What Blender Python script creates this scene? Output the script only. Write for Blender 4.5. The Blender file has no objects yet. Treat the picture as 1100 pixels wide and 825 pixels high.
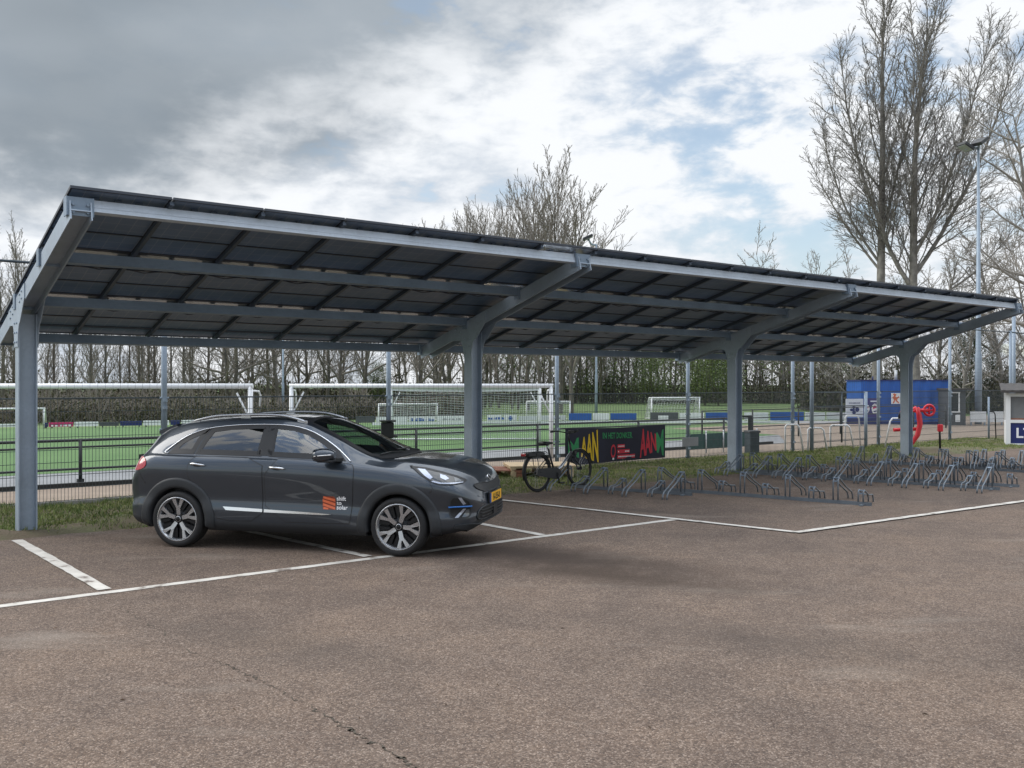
import bpy, bmesh, math, random
import numpy as np
from mathutils import Vector, Matrix, noise as mnoise
from mathutils.bvhtree import BVHTree
from mathutils.geometry import delaunay_2d_cdt

random.seed(11)
scene = bpy.context.scene
COL = scene.collection
PI = math.pi
R = math.radians

# ------------------------------------------------------------------ site frame
H = 1.89                 # eye height of the photographer
FPX = 1006.0             # focal length in photograph pixels (1100 wide)
SC = 1.89 / 1.97
UX, UY = 0.7943, 0.6076  # direction of the carport's long side
ANG = math.atan2(UY, UX)

def P(t, v, z=0.0):      # site coordinates: t along the carport, v away from the car park
    return Vector((UX * t - UY * v, UY * t + UX * v, z))

def at(px, py):          # point of the ground seen at a photograph position
    Y = H * FPX / (py - 412.0)
    return Vector(((px - 550.0) / FPX * Y, Y, 0.0))

def far(px, Y):          # ground point at distance Y in the direction of column px
    return Vector(((px - 550.0) / FPX * Y, Y, 0.0))

def zat(py, Y):
    return H + (412.0 - py) / FPX * Y

def tv(p):
    return (UX * p[0] + UY * p[1], -UY * p[0] + UX * p[1])

# ------------------------------------------------------------------ mesh builder
class MB:
    def __init__(self):
        self.v = []; self.f = []; self.m = []; self.sm = []
    def add(self, verts, faces, mi=0, smooth=False):
        b = len(self.v)
        self.v += [tuple(p) for p in verts]
        for f in faces:
            self.f.append(tuple(i + b for i in f)); self.m.append(mi); self.sm.append(smooth)
        return self
    def box(self, c, s, M=None, mi=0, bev=0.0):
        x, y, z = s[0] / 2, s[1] / 2, s[2] / 2
        if bev <= 0:
            vs = [Vector((sx * x, sy * y, sz * z)) for sx in (-1, 1) for sy in (-1, 1) for sz in (-1, 1)]
            fs = [(0, 1, 3, 2), (4, 6, 7, 5), (0, 4, 5, 1), (2, 3, 7, 6), (0, 2, 6, 4), (1, 5, 7, 3)]
        else:
            bm = bmesh.new(); bmesh.ops.create_cube(bm, size=1.0)
            for q in bm.verts: q.co = Vector((q.co.x * s[0], q.co.y * s[1], q.co.z * s[2]))
            bmesh.ops.bevel(bm, geom=bm.edges[:], offset=bev, segments=2, affect='EDGES', profile=0.5)
            bm.verts.index_update()
            vs = [q.co.copy() for q in bm.verts]; fs = [tuple(q.index for q in f.verts) for f in bm.faces]; bm.free()
        if M is not None: vs = [M @ p for p in vs]
        c = Vector(c)
        return self.add([p + c for p in vs], fs, mi)
    def bar(self, a, b, w, h, up=(0, 0, 1), mi=0):
        a = Vector(a); b = Vector(b); d = (b - a); L = d.length; d.normalize()
        up = Vector(up); s = d.cross(up)
        if s.length < 1e-5: s = d.cross(Vector((1, 0, 0)))
        s.normalize(); n = s.cross(d)
        vs = []
        for p in (a, b):
            for q, r in ((-1, -1), (1, -1), (1, 1), (-1, 1)):
                vs.append(p + s * (q * w / 2) + n * (r * h / 2))
        return self.add(vs, [(3, 2, 1, 0), (4, 5, 6, 7), (0, 1, 5, 4), (1, 2, 6, 5), (2, 3, 7, 6), (3, 0, 4, 7)], mi)
    def tube(self, pts, r, n=8, mi=0, caps=True, smooth=True, closed=False):
        pts = [Vector(p) for p in pts]
        N = len(pts)
        if not hasattr(r, '__len__'): r = [r] * N
        t0 = None; vs = []; prev = None
        for i, p in enumerate(pts):
            if closed: d = pts[(i + 1) % N] - pts[i - 1]
            elif i == 0: d = pts[1] - pts[0]
            elif i == N - 1: d = pts[-1] - pts[-2]
            else: d = (pts[i + 1] - pts[i]).normalized() + (pts[i] - pts[i - 1]).normalized()
            if d.length < 1e-9: d = Vector((0, 0, 1))
            d.normalize()
            if prev is None:
                a = Vector((0, 0, 1)) if abs(d.z) < 0.9 else Vector((1, 0, 0))
                s = d.cross(a).normalized()
            else:
                s = prev - d * prev.dot(d)
                if s.length < 1e-6: s = d.cross(Vector((0, 0, 1)))
                s.normalize()
            prev = s; w = d.cross(s)
            for k in range(n):
                an = 2 * PI * k / n
                vs.append(p + (s * math.cos(an) + w * math.sin(an)) * r[i])
        fs = []
        M = N if closed else N - 1
        for i in range(M):
            j = (i + 1) % N
            for k in range(n):
                k2 = (k + 1) % n
                fs.append((i * n + k, i * n + k2, j * n + k2, j * n + k))
        self.add(vs, fs, mi, smooth)
        if caps and not closed:
            b = len(self.v) - len(vs)
            self.f.append(tuple(b + k for k in range(n))[::-1]); self.m.append(mi); self.sm.append(False)
            self.f.append(tuple(b + (N - 1) * n + k for k in range(n))); self.m.append(mi); self.sm.append(False)
        return self
    def lathe(self, prof, n=32, M=None, mi=0, smooth=True, a0=0.0, a1=2 * PI):   # prof: (radius, height) about local z
        full = abs(a1 - a0 - 2 * PI) < 1e-6
        cnt = n if full else n + 1
        vs = []
        for k in range(cnt):
            a = a0 + (a1 - a0) * k / n
            for r, z in prof:
                p = Vector((r * math.cos(a), r * math.sin(a), z))
                vs.append(M @ p if M is not None else p)
        m = len(prof); fs = []
        for k in range(n):
            k2 = (k + 1) % cnt
            for i in range(m - 1):
                fs.append((k * m + i, k2 * m + i, k2 * m + i + 1, k * m + i + 1))
        return self.add(vs, fs, mi, smooth)
    def prism(self, out, h, M=None, mi=0):     # outline in local xy, thickness along +z
        n = len(out)
        vs = [Vector((x, y, 0)) for x, y in out] + [Vector((x, y, h)) for x, y in out]
        if M is not None: vs = [M @ p for p in vs]
        fs = [tuple(range(n))[::-1], tuple(range(n, 2 * n))] + [(i, (i + 1) % n, n + (i + 1) % n, n + i) for i in range(n)]
        return self.add(vs, fs, mi)
    def mesh(self, name, mats):
        me = bpy.data.meshes.new(name)
        me.from_pydata(self.v, [], self.f)
        for m in (mats if isinstance(mats, (list, tuple)) else [mats]): me.materials.append(m)
        me.polygons.foreach_set('material_index', self.m)
        me.polygons.foreach_set('use_smooth', self.sm)
        me.update()
        return me
    def build(self, name, mats, parent=None, loc=None):
        o = bpy.data.objects.new(name, self.mesh(name, mats)); COL.objects.link(o)
        if parent is not None: o.parent = parent
        if loc is not None: o.location = loc
        return o

def fixn(o):
    bm = bmesh.new(); bm.from_mesh(o.data)
    bmesh.ops.recalc_face_normals(bm, faces=bm.faces[:]); bm.to_mesh(o.data); bm.free(); return o

def tag(o, label=None, cat=None, group=None, kind=None):
    if label: o['label'] = label
    if cat: o['category'] = cat
    if group: o['group'] = group
    if kind: o['kind'] = kind
    return o

def thing(name, label, cat, loc=(0, 0, 0), rz=0.0, group=None):
    o = bpy.data.objects.new(name, None); COL.objects.link(o)
    o.empty_display_size = 0.2
    o.location = loc; o.rotation_euler = (0, 0, rz)
    return tag(o, label, cat, group)

def dup(root, loc, rz=0.0, label=None, scale=None):
    r = root.copy(); COL.objects.link(r); r.location = loc; r.rotation_euler = (0, 0, rz)
    if label: r['label'] = label
    if scale is not None: r.scale = scale
    for ch in list(root.children):
        c = ch.copy(); COL.objects.link(c); c.parent = r
        for g in list(ch.children):
            e = g.copy(); COL.objects.link(e); e.parent = c
    return r

def text_mesh(body, size, bold=0.0, sx=1.0, align='LEFT', ext=0.001):
    cu = bpy.data.curves.new('text', 'FONT'); cu.body = body; cu.size = size; cu.offset = bold; cu.extrude = ext
    cu.align_x = align; cu.resolution_u = 3
    o = bpy.data.objects.new('text', cu); COL.objects.link(o)
    dg = bpy.context.evaluated_depsgraph_get()
    me = bpy.data.meshes.new_from_object(o.evaluated_get(dg))
    bpy.data.objects.remove(o); bpy.data.curves.remove(cu)
    vs = [Vector((p.co.x * sx, p.co.y, p.co.z)) for p in me.vertices]; fs = [tuple(p.vertices) for p in me.polygons]
    bpy.data.meshes.remove(me)
    return vs, fs

# ------------------------------------------------------------------ materials
def mat(name, col, rough=0.6, metal=0.0, var=0.0, scale=6.0, bump=0.0, bscale=40.0, spec=0.5, coat=0.0, col2=None, detail=5.0):
    m = bpy.data.materials.new(name); m.use_nodes = True
    nt = m.node_tree; b = nt.nodes['Principled BSDF']
    b.inputs['Base Color'].default_value = (*col, 1)
    b.inputs['Roughness'].default_value = rough; b.inputs['Metallic'].default_value = metal
    b.inputs['Specular IOR Level'].default_value = spec
    if coat: b.inputs['Coat Weight'].default_value = coat; b.inputs['Coat Roughness'].default_value = 0.03
    if var or col2 or bump:
        tc = nt.nodes.new('ShaderNodeTexCoord')
    if var or col2:
        n = nt.nodes.new('ShaderNodeTexNoise'); n.inputs['Scale'].default_value = scale; n.inputs['Detail'].default_value = detail
        n.inputs['Roughness'].default_value = 0.6
        nt.links.new(tc.outputs['Object'], n.inputs['Vector'])
        r = nt.nodes.new('ShaderNodeValToRGB')
        r.color_ramp.elements[0].position = 0.3; r.color_ramp.elements[1].position = 0.7
        c2 = col2 if col2 else tuple(min(1, c * (1 + var)) for c in col)
        c1 = col if col2 else tuple(c * (1 - var) for c in col)
        r.color_ramp.elements[0].color = (*c1, 1); r.color_ramp.elements[1].color = (*c2, 1)
        nt.links.new(n.outputs['Fac'], r.inputs['Fac']); nt.links.new(r.outputs['Color'], b.inputs['Base Color'])
    if bump:
        n2 = nt.nodes.new('ShaderNodeTexNoise'); n2.inputs['Scale'].default_value = bscale; n2.inputs['Detail'].default_value = 4
        nt.links.new(tc.outputs['Object'], n2.inputs['Vector'])
        bp = nt.nodes.new('ShaderNodeBump'); bp.inputs['Strength'].default_value = bump; bp.inputs['Distance'].default_value = 0.02
        nt.links.new(n2.outputs['Fac'], bp.inputs['Height']); nt.links.new(bp.outputs['Normal'], b.inputs['Normal'])
    return m

def galv(name, base=(0.36, 0.40, 0.44), metal=0.35):
    m = mat(name, base, 0.5, metal)
    nt = m.node_tree; b = nt.nodes['Principled BSDF']
    tc = nt.nodes.new('ShaderNodeTexCoord')
    vo = nt.nodes.new('ShaderNodeTexVoronoi'); vo.inputs['Scale'].default_value = 26
    no = nt.nodes.new('ShaderNodeTexNoise'); no.inputs['Scale'].default_value = 2.2; no.inputs['Detail'].default_value = 6
    nt.links.new(tc.outputs['Object'], vo.inputs['Vector']); nt.links.new(tc.outputs['Object'], no.inputs['Vector'])
    mx = nt.nodes.new('ShaderNodeMath'); mx.operation = 'MULTIPLY_ADD'; mx.inputs[1].default_value = 0.13
    sp = nt.nodes.new('ShaderNodeSeparateColor'); nt.links.new(vo.outputs['Color'], sp.inputs[0])
    nt.links.new(sp.outputs[0], mx.inputs[0]); nt.links.new(no.outputs['Fac'], mx.inputs[2])
    r = nt.nodes.new('ShaderNodeValToRGB'); r.color_ramp.elements[0].position = 0.3; r.color_ramp.elements[1].position = 0.95
    r.color_ramp.elements[0].color = (*[c * 0.82 for c in base], 1); r.color_ramp.elements[1].color = (*[min(1, c * 1.18) for c in base], 1)
    nt.links.new(mx.outputs[0], r.inputs['Fac']); nt.links.new(r.outputs['Color'], b.inputs['Base Color'])
    r2 = nt.nodes.new('ShaderNodeMapRange'); r2.inputs['To Min'].default_value = 0.38; r2.inputs['To Max'].default_value = 0.62
    nt.links.new(no.outputs['Fac'], r2.inputs['Value']); nt.links.new(r2.outputs[0], b.inputs['Roughness'])
    return m

def glass(name, tint, refl=1.0, ior=1.5):   # thin pane: tinted see-through plus Fresnel reflection
    m = bpy.data.materials.new(name); m.use_nodes = True; nt = m.node_tree
    for n in list(nt.nodes): nt.nodes.remove(n)
    o = nt.nodes.new('ShaderNodeOutputMaterial'); mx = nt.nodes.new('ShaderNodeMixShader')
    tr = nt.nodes.new('ShaderNodeBsdfTransparent'); tr.inputs['Color'].default_value = (*tint, 1)
    gl = nt.nodes.new('ShaderNodeBsdfGlossy'); gl.inputs['Roughness'].default_value = 0.0
    gl.inputs['Color'].default_value = (refl, refl, refl, 1)
    lw = nt.nodes.new('ShaderNodeLayerWeight'); lw.inputs['Blend'].default_value = 0.5
    f0 = ((ior - 1) / (ior + 1)) ** 2
    pw_ = nt.nodes.new('ShaderNodeMath'); pw_.operation = 'POWER'; pw_.inputs[1].default_value = 5.0; nt.links.new(lw.outputs['Facing'], pw_.inputs[0])
    ma = nt.nodes.new('ShaderNodeMath'); ma.operation = 'MULTIPLY_ADD'; ma.inputs[1].default_value = 1 - f0; ma.inputs[2].default_value = f0; nt.links.new(pw_.outputs[0], ma.inputs[0])
    nt.links.new(ma.outputs[0], mx.inputs[0]); nt.links.new(tr.outputs[0], mx.inputs[1]); nt.links.new(gl.outputs[0], mx.inputs[2])
    nt.links.new(mx.outputs[0], o.inputs['Surface'])
    return m

M = {}
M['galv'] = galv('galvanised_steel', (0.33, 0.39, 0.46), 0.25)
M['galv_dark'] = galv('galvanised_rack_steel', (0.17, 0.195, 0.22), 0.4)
M['galv_shade_tone'] = galv('galvanised_steel_shade_tone', (0.21, 0.27, 0.345), 0.3)  # inner purlins' shade put into the base colour; rack clamps share it
M['galv_lit_tone'] = galv('galvanised_steel_lit_tone', (0.50, 0.56, 0.63), 0.25)  # same purlin steel, with the front edge's brighter light put into its colour
M['rail_grey'] = mat('dark_rail', (0.065, 0.085, 0.115), 0.5, 0.3)
M['pole'] = galv('galvanised_pole_steel', (0.27, 0.33, 0.40), 0.2)
M['dark_pole'] = mat('coated_dark_steel', (0.05, 0.065, 0.075), 0.5, 0.2, var=0.2)
M['black_metal'] = mat('black_metal', (0.012, 0.014, 0.015), 0.45, var=0.2)
M['white_paint'] = mat('white_painted_metal', (0.72, 0.73, 0.74), 0.45, var=0.06, scale=3)
M['white_plain'] = mat('white_board', (0.74, 0.75, 0.75), 0.55, var=0.05, scale=1.5)
M['offwhite'] = mat('weathered_white', (0.55, 0.57, 0.58), 0.6, var=0.10, scale=3)
M['blue_board'] = mat('blue_board', (0.013, 0.085, 0.34), 0.5, var=0.08, scale=2)
M['navy'] = mat('navy_sheet', (0.01, 0.02, 0.12), 0.5, var=0.08, scale=2)
M['red'] = mat('red_paint', (0.62, 0.02, 0.035), 0.4, var=0.08)
M['magenta'] = mat('pink_board', (0.50, 0.02, 0.13), 0.5, var=0.05)
M['greyboard'] = mat('dark_grey_board', (0.07, 0.075, 0.08), 0.6, var=0.15)
M['rubber'] = mat('tyre_rubber', (0.012, 0.012, 0.013), 0.75, var=0.2, scale=20)
M['plastic_black'] = mat('black_plastic', (0.010, 0.011, 0.013), 0.45, var=0.15, scale=15)
M['cladding'] = mat('grey_plastic_cladding', (0.020, 0.023, 0.027), 0.55, var=0.1, scale=20)
M['chrome'] = mat('satin_chrome', (0.75, 0.77, 0.80), 0.16, 1.0)
M['silver'] = mat('machined_alloy', (0.46, 0.47, 0.49), 0.25, 0.8)
M['rim_dark'] = mat('dark_alloy', (0.012, 0.013, 0.015), 0.4, 0.4)
M['orange'] = mat('orange_sticker', (0.62, 0.13, 0.05), 0.4, var=0.05)
M['orange_dark'] = mat('rust_sticker', (0.20, 0.03, 0.01), 0.4)
M['sticker_white'] = mat('white_sticker', (0.78, 0.78, 0.8), 0.4)
M['plate_yellow'] = mat('yellow_plate', (0.78, 0.42, 0.02), 0.35)
M['blue_accent'] = mat('light_blue_trim', (0.02, 0.13, 0.42), 0.3)
M['recess'] = mat('lamp_recess_black', (0.004, 0.0045, 0.005), 0.6)
M['interior'] = mat('car_interior', (0.012, 0.012, 0.014), 0.8)
M['banner'] = mat('navy_banner_cloth', (0.012, 0.012, 0.028), 0.7, var=0.2, scale=3)
M['b_green'] = mat('green_print', (0.03, 0.25, 0.09), 0.7)
M['b_yellow'] = mat('yellow_print', (0.72, 0.47, 0.02), 0.7)
M['b_red'] = mat('red_print', (0.55, 0.03, 0.05), 0.7)
M['wood_pale'] = mat('pale_plywood', (0.55, 0.42, 0.26), 0.7, var=0.15, scale=8)
M['wood_red'] = mat('weathered_red_wood', (0.24, 0.10, 0.06), 0.75, var=0.3, scale=9)
M['concrete'] = mat('concrete_edge', (0.30, 0.29, 0.28), 0.85, var=0.2, scale=8, bump=0.3)
M['bark'] = mat('grey_bark', (0.19, 0.176, 0.158), 0.9, var=0.4, scale=3, bump=0.6, bscale=14)
M['bark_far'] = mat('brown_bark', (0.11, 0.097, 0.080), 0.9, var=0.35, scale=2)
M['bark_green'] = mat('mossy_bark', (0.085, 0.085, 0.05), 0.9, var=0.35, scale=2)
M['twig'] = mat('twig_bark', (0.27, 0.248, 0.225), 0.9, var=0.3, scale=1.2)
M['twig_far'] = mat('far_twig_bark', (0.19, 0.168, 0.142), 0.9, var=0.3, scale=0.8)
M['leaf'] = mat('spring_leaf', (0.12, 0.17, 0.04), 0.7, var=0.4, scale=1.0)
M['leaf_dark'] = mat('ivy_leaf', (0.03, 0.055, 0.016), 0.7, var=0.4, scale=1.0)
M['brush'] = mat('undergrowth_leaf', (0.06, 0.072, 0.03), 0.8, col2=(0.12, 0.10, 0.06), scale=0.35)
M['lamp_case'] = mat('lamp_housing', (0.028, 0.03, 0.033), 0.5)
M['lamp_glass'] = mat('lamp_lens', (0.35, 0.37, 0.38), 0.2)
M['net'] = mat('net_cord', (0.62, 0.64, 0.66), 0.7)
M['roof_tar'] = mat('hut_roof', (0.055, 0.05, 0.048), 0.85, var=0.3)
M['brick'] = mat('brick_wall', (0.24, 0.11, 0.075), 0.85, var=0.25, scale=4)
M['roof_tile'] = mat('roof_tile', (0.13, 0.05, 0.035), 0.8, var=0.25, scale=4)
M['window_dark'] = mat('dark_window', (0.02, 0.025, 0.03), 0.12)
M['grille'] = mat('gloss_black_grille', (0.006, 0.007, 0.009), 0.35, var=0.4, scale=70)
M['tarp'] = mat('teal_windbreak', (0.03, 0.085, 0.075), 0.7, var=0.2)

# car paint: dark graphite with clear coat
M['paint'] = mat('graphite_car_paint', (0.038, 0.049, 0.064), 0.30, 0.60, coat=1.0)
M['hl_glass'] = mat('headlight_lens', (0.10, 0.11, 0.12), 0.08, 0.3, coat=1.0)
M['hl_dark'] = mat('headlight_dark', (0.02, 0.022, 0.025), 0.15, 0.2, coat=1.0)
M['hl_chrome'] = mat('headlight_reflector', (0.40, 0.43, 0.50), 0.25, 0.6)
M['tail_red'] = mat('tail_light_red', (0.42, 0.012, 0.018), 0.15, coat=1.0)
M['glass_dark'] = glass('privacy_glass', (0.10, 0.12, 0.14), 1.0, 1.9)
M['glass_side'] = glass('side_glass', (0.42, 0.50, 0.52), 1.0, 2.2)
M['glass_front'] = glass('windscreen_glass', (0.66, 0.76, 0.70), 1.0, 1.42)
# ------------------------------------------------------------------ camera, light, sky
cam = bpy.data.objects.new('camera', bpy.data.cameras.new('camera')); COL.objects.link(cam)
cam.location = (0, 0, H); cam.rotation_euler = (R(90), 0, 0)
cam.data.sensor_width = 36; cam.data.lens = 36 * FPX / 1100.0
cam.data.clip_start = 0.1; cam.data.clip_end = 3000
scene.camera = cam

SUN_DIR = Vector((-0.90, 0.12, 0.66)).normalized()      # towards the sun, veiled by cloud
sun = bpy.data.objects.new('sun', bpy.data.lights.new('sun', 'SUN')); COL.objects.link(sun)
sun.data.energy = 1.5; sun.data.angle = R(36); sun.data.color = (1.0, 0.95, 0.88)
sun.rotation_euler = (-SUN_DIR).to_track_quat('-Z', 'Y').to_euler()
sun.location = (0, 0, 60)

w = bpy.data.worlds.new('World'); scene.world = w; w.use_nodes = True
nt = w.node_tree
for n in list(nt.nodes): nt.nodes.remove(n)
def N(t, **k):
    n = nt.nodes.new(t)
    for a, b in k.items(): setattr(n, a, b)
    return n
def MATH(op, a, b=None, c=None, clamp=False):
    n = N('ShaderNodeMath', operation=op); n.use_clamp = clamp
    for i, x in enumerate((a, b, c)):
        if x is None: continue
        if isinstance(x, (int, float)): n.inputs[i].default_value = x
        else: nt.links.new(x, n.inputs[i])
    return n.outputs[0]
def MIXC(f, a, b):
    n = N('ShaderNodeMix', data_type='RGBA')
    for s, x in ((n.inputs[0], f), (n.inputs[6], a), (n.inputs[7], b)):
        if isinstance(x, (int, float)): s.default_value = x
        elif isinstance(x, tuple): s.default_value = (*x, 1)
        else: nt.links.new(x, s)
    return n.outputs[2]
def SMOOTH(x, lo, hi):
    n = N('ShaderNodeMapRange', interpolation_type='SMOOTHSTEP')
    nt.links.new(x, n.inputs[0]); n.inputs[1].default_value = lo; n.inputs[2].default_value = hi
    return n.outputs[0]
tc = N('ShaderNodeTexCoord')
D = tc.outputs['Generated']
sky = N('ShaderNodeTexSky', sky_type='NISHITA'); sky.sun_disc = False
sky.sun_elevation = math.asin(SUN_DIR.z); sky.sun_rotation = math.atan2(SUN_DIR.x, SUN_DIR.y)
sky.air_density = 1.0; sky.dust_density = 0.6
def NOISE(vec, sc, stretch, detail=6, rough=0.55, off=(0, 0, 0), dist=0.0):
    mp = N('ShaderNodeMapping'); nt.links.new(vec, mp.inputs['Vector'])
    mp.inputs['Scale'].default_value = stretch; mp.inputs['Location'].default_value = off
    n = N('ShaderNodeTexNoise'); nt.links.new(mp.outputs[0], n.inputs['Vector'])
    n.inputs['Scale'].default_value = sc; n.inputs['Detail'].default_value = detail; n.inputs['Roughness'].default_value = rough
    n.inputs['Distortion'].default_value = dist
    return n.outputs['Fac']
big = NOISE(D, 2.2, (1, 1, 2.2), 3, 0.5, (0.3, 1.7, 0.2))
mid = NOISE(D, 6.5, (1, 1, 2.0), 6, 0.55, (1.1, 0.2, 0.6), 0.1)
fine = NOISE(D, 19, (0.85, 1, 1.9), 6, 0.58, (0.7, 2.2, 1.6), 0.2)
def DIRMASK(px, py, r0, r1, zs=1.6):         # soft patch of sky around one compass direction and elevation
    c = Vector(((px - 550) / FPX, 1, (412 - py) / FPX)).normalized()
    s = N('ShaderNodeVectorMath', operation='SUBTRACT'); nt.links.new(D, s.inputs[0]); s.inputs[1].default_value = c
    m = N('ShaderNodeVectorMath', operation='MULTIPLY'); nt.links.new(s.outputs[0], m.inputs[0]); m.inputs[1].default_value = (1, 1, zs)
    l = N('ShaderNodeVectorMath', operation='LENGTH'); nt.links.new(m.outputs[0], l.inputs[0])
    wob = MATH('MULTIPLY_ADD', MATH('SUBTRACT', mid, 0.5), 0.30, l.outputs['Value'])
    wob = MATH('MULTIPLY_ADD', MATH('SUBTRACT', fine, 0.5), 0.07, wob)
    n = N('ShaderNodeMapRange', interpolation_type='SMOOTHSTEP'); nt.links.new(wob, n.inputs[0])
    n.inputs[1].default_value = r0; n.inputs[2].default_value = r1; n.inputs[3].default_value = 1; n.inputs[4].default_value = 0
    return n.outputs[0]
# white to light grey cloud, dimpled
tex = MATH('ADD', MATH('MULTIPLY', mid, 0.6), MATH('MULTIPLY', fine, 0.4))
cloud = MIXC(SMOOTH(tex, 0.37, 0.56), (0.49, 0.54, 0.605), (0.755, 0.775, 0.80))
# heavy grey bank
dm = MATH('MAXIMUM', DIRMASK(60, 10, 0.14, 0.33, 1.45), DIRMASK(260, 10, 0.09, 0.27, 1.55))
dm = MATH('MAXIMUM', dm, MATH('MULTIPLY', DIRMASK(20, 165, 0.02, 0.16, 1.8), 0.7))
dm = MATH('MAXIMUM', dm, MATH('MULTIPLY', DIRMASK(470, -30, 0.04, 0.22, 1.6), 0.6))
darkc = MIXC(SMOOTH(big, 0.35, 0.65), (0.19, 0.225, 0.26), (0.29, 0.33, 0.37))
cloud = MIXC(MATH('MULTIPLY', dm, 0.93), cloud, darkc)
# breaks of blue
bl = MATH('MAXIMUM', DIRMASK(860, 150, 0.05, 0.30, 1.6), DIRMASK(1080, 45, 0.05, 0.22, 1.5))
bl = MATH('MAXIMUM', bl, DIRMASK(1000, 130, 0.05, 0.28, 1.7))
holes = SMOOTH(MATH('ADD', MATH('MULTIPLY', mid, 0.5), MATH('MULTIPLY', fine, 0.5)), 0.55, 0.42)
blue = MATH('MULTIPLY', bl, holes)
few = MATH('MULTIPLY', MATH('MULTIPLY', SMOOTH(tex, 0.44, 0.36), 0.45), DIRMASK(860, 180, 0.3, 0.55, 1.2))
blue = MATH('MAXIMUM', MATH('MULTIPLY', blue, 0.70), few)
sy = N('ShaderNodeSeparateXYZ'); nt.links.new(D, sy.inputs[0])
behind = MATH('MULTIPLY', SMOOTH(sy.outputs['Y'], 0.15, -0.35), SMOOTH(tex, 0.54, 0.44))      # broken cloud on the photographer's side
blue = MATH('MAXIMUM', blue, MATH('MULTIPLY', behind, 0.85))
skyc = N('ShaderNodeMix', data_type='RGBA', blend_type='MULTIPLY'); skyc.inputs[0].default_value = 1
nt.links.new(sky.outputs[0], skyc.inputs[6]); skyc.inputs[7].default_value = (1.5, 1.45, 1.35, 1)
STR = 0.1
cl10 = N('ShaderNodeMix', data_type='RGBA', blend_type='MULTIPLY'); cl10.inputs[0].default_value = 1
nt.links.new(cloud, cl10.inputs[6]); cl10.inputs[7].default_value = (1 / STR, 1 / STR, 1 / STR, 1)
cl10.clamp_result = False
out = MIXC(blue, cl10.outputs[2], skyc.outputs[2])
# sky gain rising towards the zenith, added to brighten the light on the scene
sp = N('ShaderNodeSeparateXYZ'); nt.links.new(D, sp.inputs[0])
gain = N('ShaderNodeMapRange', interpolation_type='SMOOTHSTEP'); nt.links.new(sp.outputs['Z'], gain.inputs[0])
gain.inputs[1].default_value = 0.45; gain.inputs[2].default_value = 0.95; gain.inputs[3].default_value = 1.0; gain.inputs[4].default_value = 3.0
gm = N('ShaderNodeVectorMath', operation='SCALE'); nt.links.new(out, gm.inputs[0]); nt.links.new(gain.outputs[0], gm.inputs['Scale'])
bg = N('ShaderNodeBackground'); bg.inputs['Strength'].default_value = STR
nt.links.new(gm.outputs[0], bg.inputs['Color'])
wo = N('ShaderNodeOutputWorld'); nt.links.new(bg.outputs[0], wo.inputs['Surface'])
scene.view_settings.view_transform = 'Standard'; scene.view_settings.look = 'None'
scene.view_settings.exposure = 0.36; scene.view_settings.gamma = 1.0
try: scene.view_settings.use_curve_mapping = False
except Exception: pass
scene.cycles.max_bounces = 8; scene.cycles.transparent_max_bounces = 24
scene.cycles.use_denoising = True

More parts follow.
